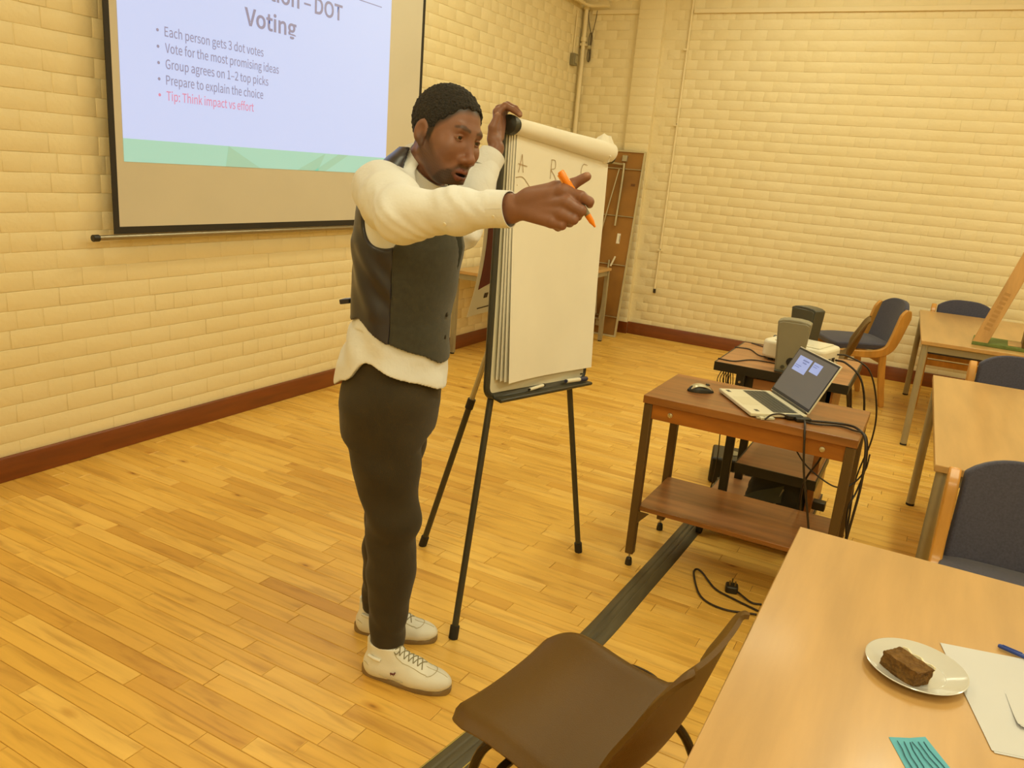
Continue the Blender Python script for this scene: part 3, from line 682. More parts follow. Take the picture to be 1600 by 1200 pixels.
for cx, cy in ((-.755, 3.49), (-.72, 4.10), (-.335, 3.56), (-.335, 4.12)):
    w = wb_(MB().tube([(cx-.012, cy, .028), (cx+.012, cy, .028)], .028, 16), 'castor', RUBBER, st, bevel=.003)
    MB().box(cx-.018, cx+.018, cy-.012, cy+.02, .03, .056).build('castor_fork', BLACKM, w, bevel=.003)
# projector
pr = thing('projector', 'white video projector on the stand behind the speaker', 'projector', (-.515, 3.985, PZ), math.radians(-14))
PRW = mat('projector_white', 'e9e2cc', .35, .03)
q = MB()
q.prism(rrect(.31, .235, .045, 6), .012, .098, 'z', M=Matrix.Translation((-.155, -.1175, 0))); q.build('housing', PRW, pr, bevel=.014, segs=3)
MB().box(-.10, .12, -.09, .09, .098, .103).build('top_panel', PRW, pr, bevel=.006)
for k in range(7): MB().box(-.157, -.153, -.075+k*.012, -.069+k*.012, .03, .075).build('vent_slot', BLACK, pr)
MB().lathe([(.034, 0), (.036, .012), (.026, .016), (.018, .010)], 24, M=Matrix.Translation((-.155, .06, .06)) @ Matrix.Rotation(-math.pi/2, 4, 'Y')).build('lens', mat('lens_glass', '27251f', .1), pr)
for a in (-.06, 0., .06): MB().box(a-.018, a+.018, -.05, -.04, .1028, .1045).build('button', WHITEP, pr, bevel=.001)
for fx_, fy_ in ((-.11, -.08), (.11, -.08), (0, .08)): MB().lathe([(.014, 0), (.012, .013)], 12, M=Matrix.Translation((fx_, fy_, 0))).build('foot', RUBBER, pr)
for a, b in ((.155, -.06), (.155, -.01)): MB().box(a-.002, a+.004, b, b+.03, .03, .055).build('socket', BLACK, pr)
# speakers
SPG = mat('grey_speaker_plastic', '8a836c', .45, .06); SPD = mat('dark_speaker_plastic', '46453a', .35, .06)
def speaker(label, loc, rz, m, knob):
    s = thing('computer_speaker', label, 'speaker', loc, rz)
    rows = []
    for i in range(13):
        f = i/12; z = .012+.20*f; w = .040+.016*f; rows.append([(w*math.cos(t)*(1 if abs(math.cos(t)) < .99 else 1), -.045+.0*f+(.03 if math.sin(t) > 0 else .012)*math.sin(t)*(1+.25*f)+.012*f, z+.010*(1-abs(math.cos(t)))*(f > .95)) for t in [2*math.pi*k/24 for k in range(25)]])
    q = MB()
    pr_ = [(-.052, .0), (.052, 0), (.072, .232), (.052, .240), (.02, .244), (-.02, .244), (-.052, .240), (-.072, .232)]
    q.prism(pr_, -.035, .045, 'y'); q.build('cabinet', m, s, bevel=.005, segs=3)
    MB().prism([(-.046, .010), (.046, .010), (.065, .224), (.050, .232), (-.050, .232), (-.065, .224)], -.040, -.034, 'y').build('grille', m, s, bevel=.004)
    MB().box(-.052, .052, -.05, .055, 0, .012).build('foot', SPD, s, bevel=.005)
    if knob:
        MB().lathe([(.020, 0), (.019, .004), (.012, .005)], 20, M=Matrix.Translation((.012, -.040, .055)) @ Matrix.Rotation(math.pi/2, 4, 'X')).build('bass_port', mat('port_black', '14120c', .6), s)
        MB().lathe([(.009, 0), (.008, .008)], 14, M=Matrix.Translation((-.020, -.040, .028)) @ Matrix.Rotation(math.pi/2, 4, 'X')).build('volume_knob', SPD, s)
        MB().lathe([(.0028, 0), (.0024, .003)], 10, M=Matrix.Translation((.006, -.040, .028)) @ Matrix.Rotation(math.pi/2, 4, 'X')).build('power_light', mat('green_led', '8dff5a', .4, emit=3.0), s)
    return s
speaker('grey computer speaker with round port and green light, in front of the projector', (-.525, 3.72, PZ), math.radians(4), SPG, True)
speaker('dark computer speaker standing behind the projector', (-.545, 4.205, PZ), math.radians(-28), SPD, False)
# gear on the lower shelves
am = thing('power_supply_box', 'black electrical box with socket lying on the floor behind the stand', 'electrical box', (-.815, 4.30, 0))
AMM = Matrix.Translation((-.815, 4.30, 0)) @ Matrix.Rotation(math.radians(12), 4, 'Z')
wb_(MB().box(-.11, .15, -.12, .12, .004, .15, M=AMM), 'case', BLACK, am, bevel=.012)
wb_(MB().lathe([(.04, .15), (.04, .153), (.03, .156)], 20, M=AMM @ Matrix.Translation((-.0, 0, 0))), 'dial', GREYBOX, am)
wb_(MB().box(.02, .08, -.127, -.12, .07, .11, M=AMM), 'socket_plate', GREYBOX, am, bevel=.002)
for k in range(2): wb_(MB().box(-.06+.1*k, .0+.1*k, -.128, -.12, .03, .04, M=AMM), 'trim_strip', STEEL, am)
bg = thing('laptop_bag', 'soft black bag with open flap on the lower shelf of the projector stand', 'bag', (-.47, 3.78, .116))
BAGM = mat('black_nylon', '2c2815', .75, .15, 12, bump=.1, bscale=200)
rows = []
for i in range(11):
    f = i/10; z = .0+.165*f
    rows.append([((.15-.03*f**2)*math.copysign(abs(math.cos(t))**.5, math.cos(t))+.005*math.sin(9*t+i), (.10-.045*f)*math.copysign(abs(math.sin(t))**.6, math.sin(t))+.006*math.sin(5*t+i*.8), z) for t in [2*math.pi*k/28 for k in range(29)]])
q = MB().grid(rows); q.add([r for r in rows[0][:28]], [tuple(range(28))]); q.add([r for r in rows[-1][:28]], [tuple(range(28))]); q.build('body', BAGM, bg, smooth=60)
MB().grid([[(-.17+.20*i/8, -.115+.012*math.sin(i*.7)+.02*j/5, .012+.135*(i/8)**.7*(.4+.6*j/5)) for j in range(6)] for i in range(9)], .004).build('flap', mat('olive_nylon', '3a3a1e', .7, .1), bg, smooth=60)
MB().tube(smooth_path([(-.16, -.11, .01), (-.06, -.125, .02), (.0, -.122, .05), (.03, -.105, .13)], 5), .004, 8).build('piping', mat('grey_piping', '77704f', .5), bg)

# ------------------------------------------------------------------ chairs
def sweep_rect(path, a, b, n=1):
    """rectangular section swept in the y-z plane: a wide in x, b in plane"""
    P = [Vector(p) for p in path]; rows = []
    for i, p in enumerate(P):
        t = (P[min(i+1, len(P)-1)]-P[max(i-1, 0)]).normalized(); nrm = Vector((0, -t.z, t.y))
        bb = b[i] if isinstance(b, list) else b
        rows.append([p+Vector((sx*a/2, 0, 0))+nrm*sy*bb/2 for sx, sy in ((-1, -1), (1, -1), (1, 1), (-1, 1))])
    q = MB(); m = len(rows); q.add([v for r in rows for v in r], [(4*i+k, 4*i+(k+1) % 4, 4*i+4+(k+1) % 4, 4*i+4+k) for i in range(m-1) for k in range(4)]+[(3, 2, 1, 0), (4*m-4, 4*m-3, 4*m-2, 4*m-1)])
    return q
def blue_chair(label, loc, rz, group='blue upholstered wooden chairs'):
    c = thing('upholstered_chair', label, 'chair', loc, rz, group)
    # seat cushion
    rows = []
    for i in range(13):
        f = i/12; yy = -.225+.43*f
        rows.append([(.225*sx*(1-.06*f), yy+.012*(1-abs(sx)**3)*(-1 if i == 0 else 0), .445+.020*(1-abs(sx)**4)*(1-abs(2*f-1)**5)-.01*(1-f)**6) for sx in [k/6-1 for k in range(13)]])
    MB().grid(rows, -.052 if False else .052).build('seat', BLUEFAB, c, bevel=.010, smooth=60)
    # back pad, curved in plan and with an arched top
    rows = []
    for i in range(15):
        f = i/14; rows.append([])
        for k in range(17):
            s = k/8-1; top = .83-.055*abs(s)**3.2; bot = .475+.012*(1-s*s); z = bot+(top-bot)*f
            rows[-1].append((.205*s*(1-.04*f), .185+.13*(z-.5)/.33*.55+.035*(1-s*s), z))
    MB().grid(rows, -.034).build('backrest', BLUEFAB, c, bevel=.008, smooth=60)
    for sx in (-1, 1):
        p = smooth_path([(sx*.232, .262, .775), (sx*.232, .232, .66), (sx*.232, .200, .54), (sx*.232, .165, .465), (sx*.232, .09, .425), (sx*.232, -.05, .415), (sx*.232, -.21, .418)], 4)
        n = len(p); bw = [.035, .066]+[.086-.040*i/n for i in range(2, n)]
        sweep_rect(p, .036, bw).build('side_frame', CHAIRWOOD, c, bevel=.006, smooth=40)
        sweep_rect(smooth_path([(sx*.228, .135, .42), (sx*.228, .165, .2), (sx*.228, .205, .0)], 4), .030, [.05]*5+[.044]*3+[.034]).build('leg', CHAIRWOOD, c, bevel=.005)
        sweep_rect(smooth_path([(sx*.228, -.185, .42), (sx*.228, -.192, .2), (sx*.228, -.205, .0)], 4), .030, [.055]*5+[.045]*3+[.036]).build('leg', CHAIRWOOD, c, bevel=.005)
    MB().box(-.215, .215, -.215, -.190, .345, .392).build('seat_rail', CHAIRWOOD, c, bevel=.004)
    MB().box(-.215, .215, .125, .150, .345, .392).build('seat_rail', CHAIRWOOD, c, bevel=.004)
    return c
blue_chair('navy blue padded wooden chair turned sideways by the back wall, behind the projector', (-.49, 6.80, 0), math.radians(-62))
blue_chair('navy blue padded wooden chair at the far end of the far table, by the wall', (.25, 7.17, 0), math.radians(2))
blue_chair('navy blue padded wooden chair between the middle and far tables, facing camera', (.50, 4.68, 0), math.radians(3))
blue_chair('nearest navy blue padded wooden chair, between near and middle tables', (.40, 2.57, 0), math.radians(0))
def plastic_chair(label, loc, rz):
    c = thing('plastic_chair', label, 'chair', loc, rz, 'brown plastic chairs')
    prof = smooth_path([(-.215, .425), (-.205, .440), (-.15, .448), (-.02, .432), (.09, .430), (.150, .450), (.182, .51), (.205, .60), (.228, .70), (.243, .765), (.252, .79)] and [(0, -.240, .415), (0, -.230, .437), (0, -.15, .447), (0, -.02, .430), (0, .09, .428), (0, .152, .452), (0, .186, .52), (0, .208, .595), (0, .228, .67), (0, .242, .722), (0, .250, .738)], 7)
    n = len(prof); rows = []
    dist = [0.0]
    for i in range(1, n): dist.append(dist[-1]+(prof[i]-prof[i-1]).length)
    tot = dist[-1]
    for i, p in enumerate(prof):
        s = dist[i]; f = s/tot
        w = .240-.012*math.sin(math.pi*min(1, f/.55))-.05*max(0, (f-.62)/.38)**1.6+.0
        e0 = min(1, s/.085); e1_ = min(1, (tot-s)/.075)
        w *= (1-(1-e0)**2.4*.34)*(1-(1-e1_)**3*.30)
        row = []
        nrm = Vector((0, -(prof[min(i+1, n-1)]-prof[max(i-1, 0)]).normalized().z, (prof[min(i+1, n-1)]-prof[max(i-1, 0)]).normalized().y))
        dish = .016+(.034*min(1, (f-.5)/.2)*(1-.55*max(0, (f-.75)/.25)) if f > .5 else 0)
        for k in range(29):
            t = k/14-1; lip = -.016*max(0, (abs(t)-.86)/.14)**2
            row.append(p+Vector((w*t, 0, 0))+nrm*(dish*(w*abs(t)/.22)**2.2+(lip if f < .45 else lip*.6)))
        rows.append(row)
    MB().grid(rows, .010).build('shell', BROWNPL, c, smooth=60)
    FR = mat('dark_bronze_tube', '3a2c1a', .25, .1, metal=.5)
    for sx in (-1, 1):
        l = MB().tube(smooth_path([(sx*.165, -.14, .418), (sx*.19, -.175, .36), (sx*.205, -.20, .2), (sx*.21, -.215, .012)], 5), .011, 10).build('leg', FR, c)
        MB().lathe([(.015, 0), (.015, .025), (.011, .028)], 12, M=Matrix.Translation((sx*.21, -.215, 0))).build('foot', RUBBER, l)
        l = MB().tube(smooth_path([(sx*.165, .10, .405), (sx*.19, .15, .34), (sx*.205, .20, .2), (sx*.21, .235, .012)], 5), .011, 10).build('leg', FR, c)
        MB().lathe([(.015, 0), (.015, .025), (.011, .028)], 12, M=Matrix.Translation((sx*.21, .235, 0))).build('foot', RUBBER, l)
        MB().tube([(sx*.165, -.14, .412), (sx*.165, .10, .402)], .010, 8).build('side_rail', FR, c)
        MB().tube(smooth_path([(sx*.165, -.09, .40), (sx*.235, -.085, .405), (sx*.262, -.05, .41), (sx*.262, .01, .41), (sx*.235, .04, .405), (sx*.165, .045, .40)], 6), .010, 12).build('linking_loop', FR, c)
    for yy in (-.12, .08): MB().tube([(-.165, yy, .405), (.165, yy, .405)], .010, 8).build('cross_rail', FR, c)
    return c
plastic_chair('brown moulded plastic chair nearest the camera, beside the near table', (-.470, 1.440, 0), math.radians(-98))
plastic_chair('brown plastic chair by the back wall, behind the projector stand', (-.615, 6.16, 0), math.radians(-86))

# ------------------------------------------------------------------ wooden frame stand on the far table
FZ = .72
fs = thing('wooden_frame_stand', 'leaning wooden strip with stamped letters on a green base, on the far table', 'display stand', (.45, 6.05, FZ))
FSW = mat('pale_pine', 'd0a468', .55, .2, 3, stretch=(6, 6, 1)); FSG = mat('green_felt', '6b7a3a', .8, .2, 30); FSD = mat('dark_varnished_board', '6d5424', .45, .2, 4)
SB = Matrix.Translation((.275, 6.02, FZ)) @ Matrix.Rotation(math.radians(-3), 4, 'Z')
wb_(MB().box(0, .52, -.14, .16, 0, .022, M=SB), 'base', FSG, fs, bevel=.003)
wb_(MB().box(.20, .44, -.10, .12, .0222, .025, M=SB), 'inlay', FSW, fs)
SS = SB @ Matrix.Translation((0, -.135, .018)) @ Matrix.Rotation(math.radians(15), 4, 'Y')
wb_(MB().box(0, .085, 0, .030, 0, .86, M=SS), 'leaning_strip', FSW, fs, bevel=.003)
wb_(MB().box(.03, .05, -.0008, 0, .78, .82, M=SS), 'slot', DARK, fs)
STAMP = mat('stamped_mark', 'b98f55', .6)
for k in range(9): wb_(MB().box(.022, .058, -.0008, 0, .10+k*.03, .118+k*.03, M=SS), 'stamped_letter', STAMP, fs, bevel=.0)
wb_(MB().box(.275, .305, -.13, .15, .022, .60, M=SB), 'upright_board', FSD, fs, bevel=.003)

# ------------------------------------------------------------------ things on the near table
NZ = .7205
pl = thing('plate', 'round white china side plate with a slice of cake on it', 'plate', (.108, 1.572, NZ))
CHINA = mat('white_china', 'd3d1cc', .12, .02, coat=.4)
MB().lathe([(.0, .004), (.052, .004), (.060, .007), (.078, .013), (.089, .0185), (.091, .0175), (.080, .009), (.062, .002), (.050, 0), (0, 0)], 48, cap=False).build('dish', CHINA, pl, smooth=50)
MB().lathe([(.053, .0042), (.0545, .0052), (.056, .0045)], 48, cap=False).build('well_ring', CHINA, pl)
ck = thing('cake_slice', 'dark brown slice of fruit cake lying on the white plate', 'cake', (.088, 1.545, NZ+.005), math.radians(-38))
CAKE = mat('chocolate_fruit_cake', '64420f', .85, .45, 55, bump=1.0, bscale=120, col2='86602a')
me = MB().box(-.038, .038, -.022, .022, 0, .034).mesh('slice', 30)
bm = bmesh.new(); bm.from_mesh(me); bmesh.ops.subdivide_edges(bm, edges=bm.edges, cuts=9, use_grid_fill=True)
for v in bm.verts:
    h = rnd.uniform(-.0016, .0016); v.co += Vector((h, rnd.uniform(-.0016, .0016), rnd.uniform(-.0012, .0016) if v.co.z > .002 else 0)); v.co.x += .006*(v.co.z/.034)
bm.to_mesh(me); bm.free(); link('slice', me, CAKE, ck)
MB().grid([[(-.034+.07*i/9, .0225+.004*math.sin(i*1.7)+.002*j, .006+.026*j/4) for j in range(5)] for i in range(10)], .004).build('cream_layer', mat('cream', 'f2e8c8', .6, .03), ck, smooth=60)
for k in range(9):
    MB().lathe([(.0015, 0), (.0022, .001), (.001, .002)], 6, M=Matrix.Translation((rnd.uniform(-.045, .0), rnd.uniform(-.036, -.026), 0))).build('crumb', CAKE, ck)
PAPER2 = mat('bright_white_paper', 'd2d2d6', .75, .03, 4)
def paper_sheet(label, corners, z, curl=0.0):
    a, b, c_, d = [Vector((*q, z)) for q in corners]; n = 9
    t = thing('paper_sheet', label, 'paper', (*corners[0], z))
    g = [[a.lerp(b, i/n).lerp(d.lerp(c_, i/n), j/n)+Vector((0, 0, .0006+curl*((i/n)*(1-j/n))**3)) for j in range(n+1)] for i in range(n+1)]
    wb_(MB().grid(g, .0004), 'sheet', PAPER2, t, smooth=60); wb_(MB().grid([[g[i][j]+Vector((.004, -.004, -.0005)) for j in range(n+1)] for i in range(n+1)], .0003), 'under_sheet', PAPER2, t, smooth=60)
paper_sheet('white A4 paper sheet lying beside the plate on the near table', ((.150, 1.722), (.233, 1.402), (.44, 1.46), (.357, 1.775)), NZ+.0008)
paper_sheet('folded white paper lying on top of the larger sheet at the right', ((.262, 1.60), (.275, 1.50), (.37, 1.51), (.36, 1.66)), NZ+.0022, .006)
paper_sheet('white paper at the right edge of the near table, beyond the pen', ((.318, 1.985), (.342, 1.90), (.55, 1.95), (.53, 2.03)), NZ+.0008)
def biro(label, p, q):
    p, q = Vector(p), Vector(q); d = q-p; t = thing('ballpoint_pen', label, 'pen', p, group='blue pens'); BL = mat('blue_pen_plastic', '2f4aa0', .3)
    wb_(MB().tube([p, p+d*.02, p+d*.42, p+d*.43], [.003, .0045, .0047, .0042], 10), 'cap', BL, t); wb_(MB().tube([p+d*.43, p+d*.95], .0038, 10), 'barrel', mat('blue_pen_barrel', '3e63c4', .3), t)
    wb_(MB().tube([p+d*.95, q], [.003, .0006], 8), 'tip', STEEL, t); wb_(MB().tube([p+d*.05+Vector((0, 0, .005)), p+d*.3+Vector((0, 0, .0052))], .0011, 6), 'clip', BL, t)
biro('blue ballpoint pen lying by the papers on the near table', (.256, 1.778, NZ+.006), (.395, 1.735, NZ+.005))
biro('small blue pen at the right edge of the middle table', (.472, 4.36, .7265), (.475, 4.24, .7265))
tn = thing('sticky_notes', 'teal paper strips with dark writing at the bottom of the near table', 'sticky notes', (.12, 1.29, NZ))
TEAL = mat('teal_paper', '63b4cb', .75, .06); TINK = mat('teal_ink', '2f5f78', .7)
TNM = Matrix.Translation((.082, 1.338, NZ+.0006)) @ Matrix.Rotation(math.radians(-62), 4, 'Z')
for k, (x0, x1, ya, yb, rot) in enumerate(((0, .17, -.004, .035, -4), (.004, .17, .018, .058, 6))):
    Mk = TNM @ Matrix.Rotation(math.radians(rot), 4, 'Z')
    s = wb_(MB().grid([[Mk @ Vector((x0+(x1-x0)*i/8, ya+(yb-ya)*j/3, .001*k+.006*((i/8-1)**2)*(j/3)*.6)) for j in range(4)] for i in range(9)], .0005), 'note', TEAL, tn, smooth=60)
    for r in range(3):
        MB().tube([Mk @ Vector((x0+.012+.018*i, ya+.009+.010*r+.0012*math.sin(i*2.1+r), .001*k+.0015+.006*(((x0+.012+.018*i)/.17-1)**2)*.35)) for i in range(8)], .0009, 4).build('writing', TINK, s)

# ------------------------------------------------------------------ cable cover and cables on the floor
cc = thing('cable_cover', 'long black rubber cable cover strip lying across the floor under the chair', 'cable cover', (-.83, 2.4, 0))
path = smooth_path([(-.80, 3.56, 0), (-.805, 3.2, 0), (-.815, 2.8, 0), (-.827, 2.38, 0), (-.87, 1.95, 0), (-.92, 1.56, 0), (-1.0, 1.0, 0), (-1.05, .5, 0)], 6)
rows = []
prof = [(-.050, .0), (-.046, .004), (-.030, .011), (-.018, .0125), (-.012, .0105), (-.006, .013), (.006, .013), (.012, .0105), (.018, .0125), (.030, .011), (.046, .004), (.050, 0)]
for i, p in enumerate(path):
    t = (path[min(i+1, len(path)-1)]-path[max(i-1, 0)]).normalized(); s = Vector((t.y, -t.x, 0)); rows.append([p+s*a+Vector((0, 0, b)) for a, b in prof])
q = MB().grid(rows); q.add([r for row in rows for r in (row[0], row[-1])], [(2*i, 2*i+2, 2*i+3, 2*i+1) for i in range(len(rows)-1)])
COVER = mat('dark_rubber_cover', '585038', .5, .25, 5, stretch=(6, 1, 1))
wb_(q, 'strip', COVER, cc, smooth=25)
YEL = mat('yellow_edge_line', 'c9b04c', .6)
for off_ in (-.043, .043):
    pts = []
    for i, p in enumerate(path[26:], 26):
        t = (path[min(i+1, len(path)-1)]-path[max(i-1, 0)]).normalized(); s = Vector((t.y, -t.x, 0)); pts.append(p+s*off_+Vector((0, 0, .0055)))
    wb_(MB().tube(pts, .0016, 5), 'edge_line', YEL, cc)
def cable(label, pts, r=.0042, m=CABLE, name='cable', plug=None):
    o = MB().tube(smooth_path(pts, 7), r, 8).build(name, m, smooth=60)
    o.data.transform(Matrix.Translation(-Vector(pts[0]))); o.location = pts[0]
    return tag(o, label, 'cable', 'black cables')
cable('black cable from the laptop dropping in front of the brown table to the floor', [(-.335, 3.035, TZ+.012), (-.325, 2.985, TZ+.012), (-.315, 2.955, TZ-.03), (-.295, 2.952, .60), (-.25, 2.955, .42), (-.215, 2.955, .26), (-.185, 2.96, .10), (-.18, 2.98, .012), (-.12, 3.05, .006)])
cable('thick black cable looping over the right end of the brown table to the floor', [(-.345, 3.06, TZ+.006), (-.27, 3.10, TZ+.006), (-.20, 3.12, TZ+.007), (-.15, 3.08, TZ+.01), (-.115, 3.03, TZ-.02), (-.10, 3.0, .60), (-.105, 2.98, .45), (-.115, 2.98, .3), (-.13, 2.99, .15), (-.125, 3.0, .02), (-.10, 3.02, .006)], .0048)
cable('second black cable trailing over the table end beside the thick one', [(-.345, 3.05, TZ+.005), (-.29, 3.05, TZ+.005), (-.22, 3.09, TZ+.005), (-.17, 3.07, TZ+.006), (-.118, 3.055, TZ-.005), (-.10, 3.05, .64), (-.11, 3.03, .55), (-.125, 3.0, .49), (-.118, 3.0, .40), (-.10, 3.0, .32), (-.118, 2.995, .2), (-.145, 2.99, .05), (-.14, 3.0, .006)], .0035)
cable('thin black cable slung under the brown table between the apron and leg', [(-.36, 3.05, .66), (-.30, 3.03, .60), (-.22, 3.0, .565), (-.17, 3.0, .555), (-.128, 3.02, .575), (-.098, 3.04, .63), (-.094, 3.05, .69)], .003)
cable('black cable curving from under the table apron down past the stand', [(-.255, 3.2, .70), (-.27, 3.24, .58), (-.315, 3.3, .46), (-.33, 3.36, .36), (-.325, 3.45, .2), (-.31, 3.44, .04), (-.29, 3.38, .006)], .0045)
cable('black power cable arching from the projector down to the floor', [(-.352, 3.96, PZ+.045), (-.30, 3.95, PZ+.04), (-.225, 3.94, PZ-.02), (-.185, 3.94, PZ-.16), (-.19, 3.95, PZ-.32), (-.16, 3.9, .25), (-.145, 3.85, .03), (-.14, 3.8, .006)], .005)
cable('black video cable curving from the projector side down to the floor', [(-.352, 4.0, PZ+.065), (-.30, 4.0, PZ+.065), (-.20, 4.02, PZ+.01), (-.14, 4.05, PZ-.16), (-.13, 4.04, PZ-.32), (-.16, 4.0, .28), (-.17, 3.96, .02), (-.16, 3.9, .006)], .004)
for i, (lb, pts) in enumerate((('upper black wire wandering across the stand top to the projector', [(-.80, 4.245, PZ+.0035), (-.72, 4.20, PZ+.0035), (-.66, 4.22, PZ+.0035), (-.645, 4.16, PZ+.0035)]),
    ('middle black wire wandering across the stand top to the speaker', [(-.845, 4.06, PZ+.0035), (-.77, 4.07, PZ+.0035), (-.70, 3.96, PZ+.0035), (-.63, 3.95, PZ+.0035), (-.565, 3.86, PZ+.0035)]),
    ('front black wire crossing the stand top from its left edge', [(-.842, 3.72, PZ+.0035), (-.77, 3.72, PZ+.0035), (-.71, 3.82, PZ+.0035), (-.63, 3.84, PZ+.0035), (-.56, 3.83, PZ+.0035)]))):
    cable(lb, pts, .003)
bn = thing('wire_bundle', 'tangled bundle of thin black wires hanging under the stand top', 'wires', (-.795, 3.72, PZ-.045))
for k in range(5):
    a = k*.011-.02
    MB().tube(smooth_path([(a, 0, .0), (a-.012, .01*k-.02, -.05), (a+.006, 0.01, -.10), (a+.016, .0, -.075), (a+.012, -.01, -.02), (a+.004, 0, 0)], 6), .0022, 6).build('wire', CABLE, bn)
cable('thin black wire hanging from the stand to the floor', [(-.775, 3.68, PZ-.045), (-.772, 3.68, .5), (-.768, 3.70, .3), (-.79, 3.74, .12), (-.84, 3.72, .008), (-.87, 3.70, .006)], .0028)
pg = thing('mains_plug', 'black three-pin mains plug lying on the floor under the brown table', 'plug', (-.49, 3.03, 0))
PGM = Matrix.Translation((-.49, 3.03, .018)) @ Matrix.Rotation(math.radians(15), 4, 'Z')
wb_(MB().prism(rrect(.05, .05, .012, 4), -.018, .012, 'z', M=PGM @ Matrix.Translation((-.025, -.025, 0))), 'plug_body', BLACK, pg, bevel=.005)
for a, b in ((-.011, -.008), (.011, -.008), (0, .014)): wb_(MB().box(a-.003, a+.003, b-.002, b+.002, .012, .032, M=PGM), 'pin', mat('brass_pin', '8f7a4a', .3, metal=.8), pg)
cable('loop of black mains cable on the floor running from the plug', [(-.465, 3.02, .012), (-.40, 2.98, .006), (-.36, 2.99, .006)], .0042)
cable('black cable loop lying on the floor under the brown table', [(-.36, 2.90, .006), (-.48, 2.86, .006), (-.58, 2.90, .006), (-.655, 3.06, .006), (-.66, 3.115, .006), (-.63, 3.10, .006), (-.55, 3.0, .006), (-.47, 2.965, .006), (-.36, 2.93, .006)], .0042)
# ------------------------------------------------------------------ person: implicit surfaces turned into meshes
def n3(a): return np.asarray(a, np.float32)
def sm(a, b, k):
    h = np.clip(.5+.5*(b-a)/k, 0, 1); return b*(1-h)+a*h-k*h*(1-h)
def smx(a, b, k): return -sm(-a, -b, k)
def cap(p, a, b, ra, rb=None):
    a, b = n3(a), n3(b); rb = ra if rb is None else rb
    d = b-a; t = np.clip(((p-a) @ d)/max(1e-9, float(d @ d)), 0, 1)
    return np.linalg.norm(p-a-t[:, None]*d, axis=1)-(ra+(rb-ra)*t)
def chain(p, pts, rs, k=.01):
    d = None
    for i in range(len(pts)-1):
        e = cap(p, pts[i], pts[i+1], rs[i], rs[i+1]); d = e if d is None else sm(d, e, k)
    return d
def ell(p, c, r, R=None):
    q = p-n3(c)
    if R is not None: q = q @ n3(R)
    r = n3(r); k0 = np.linalg.norm(q/r, axis=1); k1 = np.linalg.norm(q/(r*r), axis=1)+1e-9
    return k0*(k0-1)/k1
def ecap(p, a, b, r1, r2, wide):
    """tapered capsule squashed to an ellipse: wide = direction in which radius is r*[1], else r*[0]"""
    a, b = n3(a), n3(b); d = b-a; L2 = float(d @ d); t = np.clip(((p-a) @ d)/L2, 0, 1); q = p-a-t[:, None]*d
    w = n3(wide); w = w-d*(w @ d)/L2; w = w/np.linalg.norm(w)
    u = q @ w; v = np.linalg.norm(q-u[:, None]*w, axis=1)
    ra = r1[0]+(r2[0]-r1[0])*t; rb = r1[1]+(r2[1]-r1[1])*t
    return (np.sqrt((v/ra)**2+(u/rb)**2)-1)*np.minimum(ra, rb)
